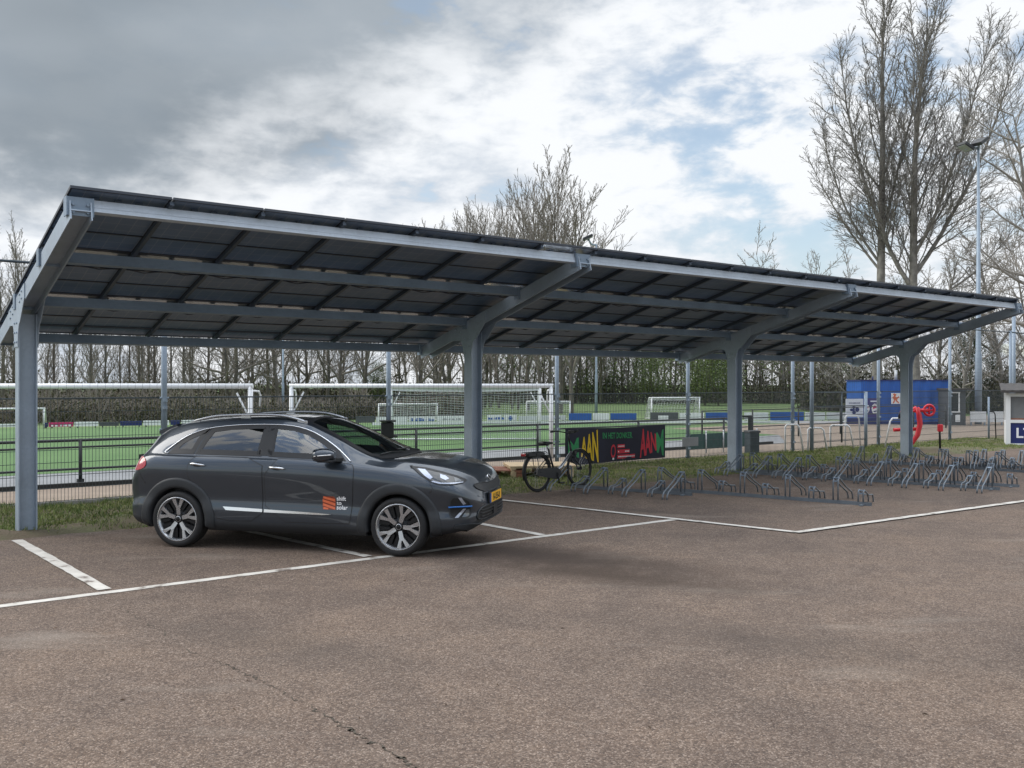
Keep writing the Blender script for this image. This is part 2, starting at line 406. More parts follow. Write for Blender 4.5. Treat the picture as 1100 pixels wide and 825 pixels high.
# ------------------------------------------------------------------ ground sheets
def asphalt_mat():
    m = bpy.data.materials.new('worn_asphalt'); m.use_nodes = True; nt = m.node_tree; b = nt.nodes['Principled BSDF']
    def N(t): return nt.nodes.new(t)
    tc = N('ShaderNodeTexCoord')
    def noise(s, d=5, r=0.6, dist=0):
        n = N('ShaderNodeTexNoise'); n.inputs['Scale'].default_value = s; n.inputs['Detail'].default_value = d; n.inputs['Roughness'].default_value = r
        n.inputs['Distortion'].default_value = dist
        nt.links.new(tc.outputs['Object'], n.inputs['Vector']); return n.outputs['Fac']
    def ramp(x, stops):
        r = N('ShaderNodeValToRGB'); e = r.color_ramp.elements
        e[0].position, e[0].color = stops[0][0], (*stops[0][1], 1); e[1].position, e[1].color = stops[-1][0], (*stops[-1][1], 1)
        for p, c in stops[1:-1]:
            q = e.new(p); q.color = (*c, 1)
        nt.links.new(x, r.inputs['Fac']); return r.outputs['Color']
    def mix(f, a, c, mode='MIX'):
        n = N('ShaderNodeMix'); n.data_type = 'RGBA'; n.blend_type = mode
        for s, x in ((n.inputs[0], f), (n.inputs[6], a), (n.inputs[7], c)):
            if isinstance(x, (int, float)): s.default_value = x
            elif isinstance(x, tuple): s.default_value = (*x, 1)
            else: nt.links.new(x, s)
        return n.outputs[2]
    vo = N('ShaderNodeTexVoronoi'); vo.inputs['Scale'].default_value = 120; nt.links.new(tc.outputs['Object'], vo.inputs['Vector'])
    sp = N('ShaderNodeSeparateColor'); nt.links.new(vo.outputs['Color'], sp.inputs[0])
    stones = ramp(sp.outputs[0], [(0.0, (0.064, 0.049, 0.041)), (0.45, (0.114, 0.081, 0.061)), (0.8, (0.160, 0.116, 0.088)), (1.0, (0.34, 0.27, 0.22))])
    vo2 = N('ShaderNodeTexVoronoi'); vo2.inputs['Scale'].default_value = 60; nt.links.new(tc.outputs['Object'], vo2.inputs['Vector'])
    sp2 = N('ShaderNodeSeparateColor'); nt.links.new(vo2.outputs['Color'], sp2.inputs[0])
    stones = mix(0.32, stones, ramp(sp2.outputs[0], [(0.0, (0.050, 0.038, 0.032)), (0.5, (0.117, 0.083, 0.063)), (1.0, (0.24, 0.193, 0.160))]))
    patch = ramp(noise(0.55, 6, 0.62, 0.4), [(0.25, (0.68, 0.69, 0.72)), (0.5, (1.0, 1.0, 1.0)), (0.75, (1.22, 1.18, 1.12))])
    c = mix(1.0, stones, patch, 'MULTIPLY')
    blotch = ramp(noise(3.2, 5, 0.65), [(0.3, (0.84, 0.83, 0.83)), (0.55, (1.0, 1.0, 1.0)), (0.8, (1.12, 1.10, 1.06))])
    c = mix(1.0, c, blotch, 'MULTIPLY')
    dusty = N('ShaderNodeMapRange'); dusty.inputs[1].default_value = 0.60; dusty.inputs[2].default_value = 0.74; dusty.inputs[4].default_value = 0.40
    mp = N('ShaderNodeMapping'); mp.inputs['Rotation'].default_value = (0, 0, 0.3); mp.inputs['Scale'].default_value = (0.5, 1.5, 1)
    nt.links.new(tc.outputs['Object'], mp.inputs[0])
    nn = N('ShaderNodeTexNoise'); nn.inputs['Scale'].default_value = 0.9; nn.inputs['Detail'].default_value = 7; nt.links.new(mp.outputs[0], nn.inputs['Vector'])
    nt.links.new(nn.outputs['Fac'], dusty.inputs[0])
    c = mix(dusty.outputs[0], c, (0.26, 0.225, 0.19))
    # brown mud scrubbed by turning tyres
    for (q, r, col, k) in ((at(590, 597), 1.45, (0.040, 0.027, 0.020), 0.9), (at(655, 618), 1.15, (0.046, 0.031, 0.022), 0.8), (at(520, 590), 1.0, (0.038, 0.027, 0.021), 0.8), (at(690, 548), 0.8, (0.05, 0.042, 0.036), 0.5), (at(850, 690), 1.2, (0.06, 0.048, 0.040), 0.35), (at(300, 690), 1.0, (0.055, 0.045, 0.038), 0.35)):
        s = N('ShaderNodeVectorMath'); s.operation = 'SUBTRACT'; nt.links.new(tc.outputs['Object'], s.inputs[0]); s.inputs[1].default_value = q
        mm = N('ShaderNodeMapping'); mm.vector_type = 'TEXTURE'; mm.inputs['Rotation'].default_value = (0, 0, -0.5); mm.inputs['Scale'].default_value = (1.7, 0.55, 1)
        nt.links.new(s.outputs[0], mm.inputs[0])
        l = N('ShaderNodeVectorMath'); l.operation = 'LENGTH'; nt.links.new(mm.outputs[0], l.inputs[0])
        w = N('ShaderNodeMath'); w.operation = 'MULTIPLY_ADD'; w.inputs[1].default_value = 1.3
        nz = noise(2.6, 6, 0.7); nt.links.new(nz, w.inputs[0]); nt.links.new(l.outputs['Value'], w.inputs[2])
        g = N('ShaderNodeMapRange'); g.interpolation_type = 'SMOOTHSTEP'; nt.links.new(w.outputs[0], g.inputs[0])
        g.inputs[1].default_value = 0.55 * r; g.inputs[2].default_value = 1.65 * r; g.inputs[3].default_value = k; g.inputs[4].default_value = 0
        c = mix(g.outputs[0], c, col)
    nt.links.new(c, b.inputs['Base Color']); b.inputs['Roughness'].default_value = 0.9; b.inputs['Specular IOR Level'].default_value = 0.3
    bp = N('ShaderNodeBump'); bp.inputs['Strength'].default_value = 0.7; bp.inputs['Distance'].default_value = 0.004
    nt.links.new(vo.outputs['Distance'], bp.inputs['Height']); bp.invert = True
    nt.links.new(bp.outputs['Normal'], b.inputs['Normal'])
    return m

def sheet(name, pts, z, m, kind='structure'):
    mb = MB(); mb.add([Vector((p[0], p[1], z)) for p in pts], [tuple(range(len(pts)))])
    o = mb.build(name, m); return tag(o, kind=kind)

M['field'] = mat('rough_grass_ground', (0.075, 0.125, 0.035), 0.95, col2=(0.12, 0.18, 0.06), scale=0.3, detail=8)
M['turf'] = mat('pitch_turf', (0.056, 0.125, 0.034), 0.95, col2=(0.090, 0.168, 0.055), scale=0.22, detail=8, bump=0.2, bscale=60)
M['path'] = mat('sandy_paving', (0.19, 0.145, 0.11), 0.95, col2=(0.27, 0.215, 0.165), scale=1.4, detail=8)
M['greypave'] = mat('grey_paving', (0.17, 0.175, 0.18), 0.9, col2=(0.23, 0.235, 0.24), scale=1.2, detail=8)
M['soil'] = mat('verge_soil', (0.115, 0.082, 0.056), 0.95, col2=(0.095, 0.105, 0.042), scale=1.6, bump=0.8, bscale=30, detail=9)

tag(MB().add([(-900, -300, -0.02), (900, -300, -0.02), (900, 1500, -0.02), (-900, 1500, -0.02)], [(0, 1, 2, 3)]).build('ground', M['field']), kind='structure')
EDGE = 12.76            # asphalt stops here, the verge begins
mb = MB(); vs = []; tt = np.arange(-40, 90.1, 0.25)
for t in tt:
    e = EDGE + 0.10 * mnoise.noise(Vector((t * 0.8, 3.1, 0))) + 0.05 * mnoise.noise(Vector((t * 3.1, 7.1, 0)))
    if t > 26: e -= 0.0
    vs += [P(t, -70), P(t, e)]
mb.add(vs, [(2 * i, 2 * i + 2, 2 * i + 3, 2 * i + 1) for i in range(len(tt) - 1)])
tag(mb.build('car_park_asphalt', asphalt_mat()), kind='structure')

# verge: uneven earth strip between car park and fence
mb = MB(); T = np.arange(-12, 60.1, 0.2); V = np.arange(EDGE - 0.25, 16.2, 0.12); nv = len(V); vs = []
def verge_z(t, v):
    k = min(1, max(0, (v - EDGE + 0.12) / 0.3))
    n = mnoise.noise(Vector((t * 0.7, v * 0.9, 0))) * 0.05 + mnoise.noise(Vector((t * 2.6, v * 2.9, 4))) * 0.03 + mnoise.noise(Vector((t * 7, v * 7, 9))) * 0.022
    mound = 0.10 * math.exp(-((t - 4.0) ** 2 / 0.35 + (v - 13.6) ** 2 / 0.15)) + 0.09 * math.exp(-((t - 1.6) ** 2 / 0.5 + (v - 13.1) ** 2 / 0.12)) + 0.10 * math.exp(-((t - 24.8) ** 2 / 3 + (v - 13.7) ** 2 / 0.3))
    return -0.03 + k * (0.055 + max(-0.03, n) + mound)
for t in T:
    for v in V: vs.append(P(t, v, verge_z(t, v)))
mb.add(vs, [(i * nv + j, (i + 1) * nv + j, (i + 1) * nv + j + 1, i * nv + j + 1) for i in range(len(T) - 1) for j in range(nv - 1)], smooth=True)
tag(mb.build('verge_ground', M['soil']), kind='structure')

sheet('footpath', [P(-40, 15.9), P(70, 15.9), P(70, 18.55), P(-40, 18.55)], 0.000, M['path'])
sheet('paving', [P(-60, 18.45), P(70, 18.45), P(70, 21.6), P(-60, 21.6)], -0.004, M['greypave'])
sheet('clubhouse_yard_pavement', [P(25.0, 18.3), P(70, 18.3), P(70, 27.5), P(29.5, 27.5), P(29.0, 21.6)], 0.004, M['path'])
sheet('pitch', [P(-70, 21.6), P(32, 21.6), P(32, 34), at(860, 452.5), at(620, 452.3), at(420, 454), at(180, 457.5), at(0, 460), far(-800, 46)], 0.000, M['turf'])

# painted bay markings, 4 mm above the asphalt
M['marking'] = mat('worn_white_marking', (0.36, 0.33, 0.29), 0.8, col2=(0.58, 0.55, 0.50), scale=5, detail=9)
_r = [n for n in M['marking'].node_tree.nodes if n.type == 'VALTORGB'][0].color_ramp
_r.elements[0].position = 0.33; _r.elements[0].color = (0.15, 0.12, 0.10, 1); _r.elements[1].position = 0.62; _e = _r.elements.new(0.42); _e.color = (0.46, 0.43, 0.385, 1)
def strip(mb, a, b, wd, z, n=40, wear=0.006):
    a = Vector(a); b = Vector(b); d = (b - a); L = d.length; d.normalize(); s = Vector((-d.y, d.x, 0)); n = max(2, int(L / 0.15)); vs = []
    for i in range(n + 1):
        p = a + d * L * i / n
        for k in (-1, 1):
            q = p + s * k * (wd / 2 + random.uniform(-wear, wear)); vs.append((q.x, q.y, z))
    mb.add(vs, [(2 * i, 2 * i + 1, 2 * i + 3, 2 * i + 2) for i in range(n)])
LW = 0.11
def marking(a, b, z=0.004, wd=LW):
    mb = MB(); strip(mb, a, b, wd, z); o = mb.build('parking_line_marking', M['marking']); tag(o, kind='structure')
A0 = at(0, 651); A1 = at(726, 557.5); dirm = (A1 - A0).normalized()
marking(A0 - dirm * 6, A1, 0.004)
def div(pn, pf, vmax=12.62):
    a = at(*pn); b = at(*pf); d = (b - a).normalized()
    k = (vmax - tv(a)[1]) / (tv(a + d)[1] - tv(a)[1])
    marking(a - d * 0.02, a + d * k, 0.008, 0.12 if pn[0] < 200 else LW)
div((112, 633), (16.5, 579)); div((394, 597.5), (297, 577)); div((582, 574.5), (527, 564.5))
B0 = at(857.5, 572); B1 = at(540, 537.3); B2 = at(1100, 538.5)
db = (B1 - B0).normalized(); marking(B0, B1 + db * 1.0, 0.012)
dc = (B2 - B0).normalized(); marking(B0 - dc * 0.05, B2 + dc * 9, 0.016)

# long crack with dirt in it
M['crack'] = mat('crack_dirt', (0.040, 0.034, 0.024), 0.95, col2=(0.075, 0.062, 0.045), scale=6)
pts = [(128, 652), (165, 672), (205, 700), (250, 717), (285, 733), (330, 757), (365, 778), (400, 797), (432, 815), (455, 832)]
mb = MB(); prev = None; path = []
for (a, b) in zip(pts[:-1], pts[1:]):
    for k in range(14):
        u = k / 14; q = at(a[0] + (b[0] - a[0]) * u, a[1] + (b[1] - a[1]) * u)
        path.append(q + Vector((random.gauss(0, 0.012), random.gauss(0, 0.012), 0)))
vs = []
for i, q in enumerate(path):
    wd = max(0.002, 0.0055 + 0.010 * mnoise.noise(Vector((i * 0.23, 0, 5)))) * (0.6 + 0.7 * i / len(path))
    vs += [(q.x - wd, q.y + wd, 0.003), (q.x + wd, q.y - wd, 0.003)]
mb.add(vs, [(2 * i, 2 * i + 1, 2 * i + 3, 2 * i + 2) for i in range(len(path) - 1)])
tag(mb.build('asphalt_crack', M['crack']), kind='structure')

# scraps of twig and dead leaf on the asphalt
M['litter'] = mat('dead_leaf', (0.09, 0.05, 0.025), 0.9, col2=(0.03, 0.022, 0.015), scale=3)
rr = random.Random(5); mb = MB()
for i in range(90):
    q = at(rr.uniform(-50, 1150), rr.uniform(585, 850)); a = rr.uniform(0, 6.28); l = rr.uniform(0.006, 0.022); wd = l * rr.uniform(0.15, 0.5)
    c, s = math.cos(a), math.sin(a)
    mb.add([(q.x - c * l, q.y - s * l, 0.004), (q.x + s * wd, q.y - c * wd, 0.006 + rr.random() * 0.01), (q.x + c * l, q.y + s * l, 0.004), (q.x - s * wd, q.y + c * wd, 0.010)], [(0, 1, 2, 3)])
tag(mb.build('fallen_leaves', M['litter']), kind='stuff', label='small dead leaves and twigs scattered over the asphalt', cat='leaf litter')

# grass of the verge
M['blade'] = mat('verge_grass', (0.125, 0.185, 0.040), 0.85, col2=(0.24, 0.28, 0.085), scale=1.3, detail=6)
rr = random.Random(8); mb = MB(); V_ = []; F_ = []
def grass_density(t, v):
    n = mnoise.noise(Vector((t * 0.55, v * 0.9, 2))) + 0.6 * mnoise.noise(Vector((t * 2.2, v * 2.4, 7)))
    d = 0.80 + 1.1 * n + 0.18 * (v - 14.0)
    d -= 0.9 * math.exp(-((t - 4.0) ** 2 / 0.3 + (v - 13.6) ** 2 / 0.15)) + 0.7 * math.exp(-((t - 1.6) ** 2 / 0.7 + (v - 13.1) ** 2 / 0.2)) + 0.8 * math.exp(-((t - 24.8) ** 2 / 4 + (v - 13.6) ** 2 / 0.4))
    return d
cnt = 0
while cnt < 95000:
    t = -1 + 33 * rr.random() ** 1.5; v = rr.uniform(EDGE - 0.02, 15.9)
    if rr.random() > grass_density(t, v): continue
    cnt += 1
    near = 1.0
    hgt = rr.uniform(0.025, 0.07) * near * (1.6 if v > 15.1 and rr.random() < 0.4 else 1.0) * (1.5 if rr.random() < 0.06 else 1)
    a = rr.uniform(0, 6.28); wd = 0.0065 * near; q = P(t, v, verge_z(t, v) - 0.008); lean = rr.uniform(0.1, 0.9) * hgt; b = rr.uniform(0, 6.28)
    i = len(V_)
    V_ += [(q.x - math.cos(a) * wd, q.y - math.sin(a) * wd, q.z), (q.x + math.cos(a) * wd, q.y + math.sin(a) * wd, q.z), (q.x + math.cos(b) * lean, q.y + math.sin(b) * lean, q.z + hgt)]
    F_.append((i, i + 1, i + 2))
mb.add(V_, F_)
mb.m = [rr.choice((0, 0, 1, 1, 2)) for _ in mb.m]
M['blade_pale'] = mat('dry_verge_grass', (0.24, 0.23, 0.09), 0.85, col2=(0.30, 0.30, 0.12), scale=1.3)
M['blade_dark'] = mat('dark_verge_grass', (0.06, 0.105, 0.022), 0.85, col2=(0.10, 0.15, 0.035), scale=1.3)
tag(mb.build('grass', [M['blade'], M['blade_dark'], M['blade_pale']]), kind='stuff', label='patchy grass growing on the verge between asphalt and fence', cat='grass')

# ------------------------------------------------------------------ solar carport
VC = 13.72 * SC; T0 = 2.42 * SC; DT = 7.2 * SC
carport = thing('solar_carport', 'long grey steel carport roofed with solar panels over the parking bays', 'carport', P(T0, VC), ANG)
# local frame of the carport: x = along, y = away from the car park, z = up
def zb(s): return 2.775 - 0.276 * s          # underside of the sloping beams
SL = math.atan(0.276)
CW, CD = 0.215, 0.225
def hcol(h):                                   # H section, flanges facing along x
    mb = MB(); tf = 0.014
    for q in (-1, 1): mb.box((q * (CW / 2 - tf / 2), 0, h / 2), (tf, CD, h))
    mb.box((0, 0, h / 2), (CW - 2 * tf, 0.012, h))
    return mb
S0, S1 = -2.99 * SC, 1.60 * SC
bh = 0.20
def beam_mb():
    mb = MB(); tf = 0.014
    a = Vector((0, S0, zb(S0) + bh / 2)); b = Vector((0, S1, zb(S1) + bh / 2))
    nrm = Vector((0, math.sin(SL), math.cos(SL)))
    for q in (-1, 1): mb.bar(a + Vector((q * (CW / 2 - tf / 2), 0, 0)), b + Vector((q * (CW / 2 - tf / 2), 0, 0)), tf, bh)
    mb.bar(a, b, CW - 2 * tf, 0.012)
    return mb
def knee_mb():                                 # side plates with rounded haunches, bolted
    mb = MB()
    for q in (-1, 1):
        out = []
        x0 = -CD / 2; x1 = CD / 2
        out += [(x0 - 0.004, zb(0) - 0.42)]
        for k in range(9):                    # haunch towards the low end is on +y; towards the car park on -y
            a = PI / 2 * k / 8
            out.append((x0 - 0.004 - 0.14 * (1 - math.cos(a)), zb(0) - 0.42 + 0.30 * math.sin(a) + 0.0))
        yl = x0 - 0.42; out += [(yl, zb(yl) + 0.01), (yl, zb(yl) + bh - 0.005)]
        yr = x1 + 0.40; out += [(yr, zb(yr) + bh - 0.005), (yr, zb(yr) + 0.01)]
        for k in range(9):
            a = PI / 2 * (1 - k / 8)
            out.append((x1 + 0.004 + 0.11 * (1 - math.cos(a)), zb(0) - 0.42 + 0.28 * math.sin(a)))
        out.append((x1 + 0.004, zb(0) - 0.42))
        Mx = Matrix(((0, 0, 1, q * (CW / 2 + 0.002) - (0.010 if q < 0 else 0)), (1, 0, 0, 0), (0, 1, 0, 0), (0, 0, 0, 1)))
        mb.prism(out, 0.010, Mx)
        for yy, dz in ((-0.38, 0.06), (-0.38, 0.15), (-0.26, 0.06), (-0.26, 0.15), (0.2, 0.06), (0.2, 0.15), (0.36, 0.06), (0.36, 0.15)):
            c = Vector((q * (CW / 2 + 0.012), yy, zb(yy) + dz)); mb.tube([c, c + Vector((q * 0.014, 0, 0))], 0.014, 6)
        for yy in (-0.07, 0.07):
            for dz in (0.12, 0.24, 0.36):
                c = Vector((q * (CW / 2 + 0.012), yy, zb(0) - dz)); mb.tube([c, c + Vector((q * 0.014, 0, 0))], 0.014, 6)
    return mb
me_col = hcol(zb(0) - 0.002).mesh('column', M['galv']); me_beam = beam_mb().mesh('beam', M['galv']); me_knee = knee_mb().mesh('knee_plate', M['galv'])
PV = [-2.93 * SC, -1.50 * SC, 0.02 * SC, 1.56 * SC]
PZ0, PZ1 = 0.125, 0.255                         # purlin bottom and top above the beam underside
def brk_mb(s, end):
    mb = MB(); z = zb(s)
    mb.box((0, s - (0.02 if end else 0), z + 0.16), (CW + 0.05, 0.012, 0.19))
    for q in (-1, 1):
        mb.box((q * (CW / 2 + 0.019), s + 0.05, z + 0.16), (0.010, 0.13, 0.20))
        for r in (0.10, 0.18):
            c = Vector((q * 0.07, s - 0.026 - (0.0 if end else -0.02), z + r)); mb.tube([c, c + Vector((0, -0.02, 0))], 0.016, 6)
    return mb
me_brk = [brk_mb(s, i == 0).mesh('purlin_bracket', M['galv_shade_tone']) for i, s in enumerate(PV)]
def link(name, me, parent, loc=(0, 0, 0)):
    o = bpy.data.objects.new(name, me); COL.objects.link(o); o.parent = parent; o.location = loc; return o
for i in range(4):
    x = i * DT
    c = link('column', me_col, carport, (x, 0, 0)); c['kind'] = 'thing'
    link('beam', me_beam, carport, (x, 0, 0)); link('knee_plate', me_knee, carport, (x, 0, 0))
    for j in range(4): link('purlin_bracket', me_brk[j], carport, (x, 0, 0))
def purlin_mb(s, L):
    mb = MB(); t = 0.005; fl = 0.065; lip = 0.02
    hgt = PZ1 - PZ0; base = Vector((0, s, zb(s) + PZ0))
    ey = Vector((0, math.cos(SL), -math.sin(SL))); ez = Vector((0, math.sin(SL), math.cos(SL)))
    M3 = Matrix((Vector((1, 0, 0)), ey, ez)).transposed()
    def pl(y0, y1, a, b): mb.box(base + Vector((L / 2, 0, 0)) + ey * (y0 + y1) / 2 + ez * (a + b) / 2, (L, abs(y1 - y0), abs(b - a)), M3)
    pl(-t / 2, t / 2, 0, hgt)
    pl(t / 2, fl, 0, t); pl(t / 2, fl, hgt - t, hgt)
    pl(fl - t, fl, t, lip)
    pl(-t / 2 - 0.004, -t / 2, 0.045, 0.085)    # rolled rib
    return mb
for i in range(3):
    x0 = i * DT + CW / 2 + 0.03; L = DT - CW - 0.06
    for j, s in enumerate(PV): link('purlin', purlin_mb(s, L).mesh('purlin', M['galv_lit_tone' if j == 0 else 'galv_shade_tone']), carport, (x0, 0, 0))
# panels
def pv_mat():
    m = bpy.data.materials.new('solar_cells'); m.use_nodes = True; nt = m.node_tree; b = nt.nodes['Principled BSDF']
    tc = nt.nodes.new('ShaderNodeTexCoord'); br = nt.nodes.new('ShaderNodeTexBrick')
    nt.links.new(tc.outputs['Object'], br.inputs['Vector']); br.offset = 0.0
    br.inputs['Scale'].default_value = 1.0; br.inputs['Brick Width'].default_value = 0.166; br.inputs['Row Height'].default_value = 0.166
    br.inputs['Mortar Size'].default_value = 0.004; br.inputs['Color1'].default_value = (0.13, 0.205, 0.33, 1); br.inputs['Color2'].default_value = (0.15, 0.225, 0.35, 1)
    br.inputs['Mortar'].default_value = (0.27, 0.33, 0.42, 1)
    no = nt.nodes.new('ShaderNodeTexNoise'); no.inputs['Scale'].default_value = 1.3
    nt.links.new(tc.outputs['Object'], no.inputs['Vector'])
    mx = nt.nodes.new('ShaderNodeMix'); mx.data_type = 'RGBA'; mx.blend_type = 'MULTIPLY'; mx.inputs[0].default_value = 0.5
    nt.links.new(br.outputs['Color'], mx.inputs[6]); nt.links.new(no.outputs['Fac'], mx.inputs[7])
    nt.links.new(mx.outputs[2], b.inputs['Base Color']); b.inputs['Roughness'].default_value = 0.4; b.inputs['Specular IOR Level'].default_value = 0.4
    return m
M['pv'] = pv_mat()
M['pv_frame'] = mat('panel_frame', (0.035, 0.04, 0.05), 0.4, 0.4)
M['pv_clear'] = bpy.data.materials.new('clear_glass_margin'); M['pv_clear'].use_nodes = True
_b = M['pv_clear'].node_tree.nodes['Principled BSDF']
_b.inputs['Base Color'].default_value = (0.16, 0.20, 0.26, 1); _b.inputs['Roughness'].default_value = 0.25; _b.inputs['Transmission Weight'].default_value = 0.30
XE0, XE1 = -CW / 2 - 0.01, 3 * DT - CW / 2 - 0.04
NC = 20; pw = (XE1 - XE0) / NC
RZ = 0.305                                       # panel underside above beam underside
rows = [(-3.02 * SC, -1.47 * SC), (-1.455 * SC, 0.055 * SC), (0.07 * SC, 1.36 * SC), (1.385 * SC, 1.72 * SC)]
def panel_mb(y0, y1, strip_w, ci=2):
    mb = MB(); th = 0.030; g = 0.008
    a = Vector((pw / 2, y0, zb(y0) + RZ + th / 2)); b = Vector((pw / 2, y1, zb(y1) + RZ + th / 2))
    d = (b - a).normalized()
    fr = 0.022
    if strip_w > 0:
        mid = a + d * strip_w
        mb.bar(a + d * fr, mid, pw - 2 * g - 2 * fr, th * 0.5, mi=ci); mb.bar(mid, b - d * fr, pw - 2 * g - 2 * fr, th * 0.5, mi=0)
    else:
        mb.bar(a + d * fr, b - d * fr, pw - 2 * g - 2 * fr, th * 0.5, mi=0)
    if b.y - a.y > 1:
        for f_ in (.36, .68): mb.bar(a.lerp(b, f_) - d * .012 - Vector((0, 0, .010)), a.lerp(b, f_) + d * .012 - Vector((0, 0, .010)), pw - 2 * g - 2 * fr, .012, mi=1)
    mb.bar(a, a + d * fr, pw - 2 * g, th, mi=1); mb.bar(b - d * fr, b, pw - 2 * g, th, mi=1)
    for q in (-1, 1):
        o = Vector((q * (pw / 2 - g - fr / 2), 0, 0)); mb.bar(a + o + d * fr, b + o - d * fr, fr, th, mi=1)
    return mb
M['pv_bright'] = M['pv_clear'].copy(); M['pv_bright'].name = 'clear_glass_gap'; _b = M['pv_bright'].node_tree.nodes['Principled BSDF']
_b.inputs['Base Color'].default_value = (0.75, 0.77, 0.80, 1); _b.inputs['Transmission Weight'].default_value = 0.85
PM = [M['pv'], M['pv_frame'], M['pv_clear'], M['pv_bright']]
SW = (0.0, 0.36, 0.32, 0.0)
me_p = [panel_mb(a, b, sw).mesh('solar_panel', PM) for (a, b), sw in zip(rows, SW)]
me_pb = [panel_mb(a, b, sw, 3).mesh('solar_panel', PM) for (a, b), sw in zip(rows, (.42, .48, .42, 0.0))]
for c in range(NC):
    for j in range(4):
        br_ = (j == 1 and c in (6, 7, 17)) or (j == 0 and c == 6) or (j == 2 and c in (12, 18))
        link('solar_panel', (me_pb if br_ else me_p)[j], carport, (XE0 + c * pw, 0, 0))
me_r = None
mb = MB(); y0, y1 = rows[0][0] + 0.03, rows[3][1] - 0.02
mb.bar((0, y0, zb(y0) + (PZ1 + RZ) / 2), (0, y1, zb(y1) + (PZ1 + RZ) / 2), 0.045, RZ - PZ1 - 0.004)
for s in (PV[1] + 0.16, PV[2] + 0.15):
    z = zb(s) + PZ1 + 0.01
    mb.box((0, s, z), (0.42, 0.025, 0.02)); mb.box((0, s + 0.06, z), (0.26, 0.03, 0.02)); mb.box((0.05, s - 0.05, z + 0.005), (0.10, 0.07, 0.03))
    mb.box((0.5, s, z + 0.015), (0.06, 0.04, 0.03))
for (a_, b_2), o_ in zip(rows[:3], (.22, .42, .38)):
    yy = a_ + o_; z = zb(yy) + RZ
    for q in (-.30, -.52, -.74): mb.box((q, yy, z - .006), (.07, .10, .022), Matrix.Rotation(-SL, 3, 'X'))
    mb.tube([(-.02, yy + .05, z - .02), (-.28, yy + .04, z - .05), (-.52, yy + .05, z - .018), (-.78, yy + .03, z - .06), (-1.02, yy + .05, z - .02)], .007, 5)
me_r = mb.mesh('panel_rail', M['rail_grey'])
for c in range(1, NC + 1): link('panel_rail', me_r, carport, (XE0 + c * pw - (0.03 if c == NC else 0), 0, 0))
# ------------------------------------------------------------------ the car
CAR_O = Vector((-4.46825, 11.87966, 0.0)); CAR_TH = -R(13)
def pchip(xs, ys):
    xs = list(xs); ys = list(ys); n = len(xs); h = [xs[i + 1] - xs[i] for i in range(n - 1)]
    dl = [(ys[i + 1] - ys[i]) / h[i] for i in range(n - 1)]; d = [0.0] * n
    for i in range(1, n - 1):
        if dl[i - 1] * dl[i] > 0:
            w1 = 2 * h[i] + h[i - 1]; w2 = h[i] + 2 * h[i - 1]
            d[i] = (w1 + w2) / (w1 / dl[i - 1] + w2 / dl[i])
    d[0] = dl[0]; d[-1] = dl[-1]
    def f(x):
        if x <= xs[0]: return ys[0]
        if x >= xs[-1]: return ys[-1]
        i = 0
        while x > xs[i + 1]: i += 1
        t = (x - xs[i]) / h[i]
        return ys[i] * (1 + 2 * t) * (1 - t) ** 2 + h[i] * d[i] * t * (1 - t) ** 2 + ys[i + 1] * t * t * (3 - 2 * t) + h[i] * d[i + 1] * t * t * (t - 1)
    return f
def tab(*p): return pchip([q[0] for q in p], [q[1] for q in p])
ztop = tab((0, .60), (.012, .71), (.03, .80), (.07, .89), (.13, .97), (.20, 1.065), (.28, 1.18), (.34, 1.26), (.42, 1.335), (.6, 1.42), (.9, 1.475), (1.3, 1.508), (1.7, 1.52), (2.0, 1.512), (2.25, 1.485),
           (2.5, 1.405), (2.75, 1.30), (3.0, 1.185), (3.2, 1.10), (3.32, 1.062), (3.45, 1.062), (3.7, 1.040), (3.95, .998), (4.1, .958), (4.2, .916), (4.27, .868), (4.315, .80), (4.345, .71), (4.366, .61), (4.375, .54))
zedge = tab((0, .585), (.012, .69), (.03, .78), (.07, .865), (.13, .94), (.20, 1.03), (.28, 1.135), (.34, 1.205), (.42, 1.275), (.6, 1.36), (.9, 1.418), (1.3, 1.450), (1.7, 1.46), (2.0, 1.452), (2.25, 1.42),
            (2.5, 1.33), (2.75, 1.215), (3.0, 1.09), (3.2, 1.035), (3.32, 1.015), (3.45, 1.016), (3.7, .997), (3.95, .958), (4.1, .918), (4.2, .872), (4.27, .818), (4.315, .752), (4.345, .672), (4.366, .585), (4.375, .53))
wedge = tab((0, .50), (.012, .56), (.03, .60), (.07, .63), (.13, .645), (.20, .635), (.28, .615), (.4, .60), (.6, .60), (1.0, .615), (1.7, .62), (2.1, .62), (2.4, .635), (2.7, .675), (3.0, .72), (3.2, .735), (3.45, .735), (3.7, .715), (3.95, .67), (4.1, .62), (4.2, .57), (4.27, .50), (4.315, .43), (4.345, .34), (4.366, .22), (4.375, .12))
zbelt = tab((0, .56), (.012, .665), (.03, .745), (.07, .825), (.13, .895), (.20, .975), (.3, 1.055), (.5, 1.085), (1.0, 1.08), (1.9, 1.065), (2.5, 1.045), (2.9, 1.015), (3.1, .99), (3.45, .95), (3.7, .92), (3.95, .875), (4.1, .825), (4.2, .77), (4.27, .71), (4.315, .665), (4.345, .615), (4.366, .56), (4.375, .52))
wbelt = tab((0, .55), (.012, .62), (.03, .665), (.07, .705), (.13, .735), (.20, .755), (.3, .775), (.5, .795), (1.0, .815), (1.9, .82), (2.5, .82), (2.9, .822), (3.2, .835), (3.45, .84), (3.7, .825), (3.95, .785), (4.1, .73), (4.2, .67), (4.27, .60), (4.315, .52), (4.345, .42), (4.366, .28), (4.375, .15))
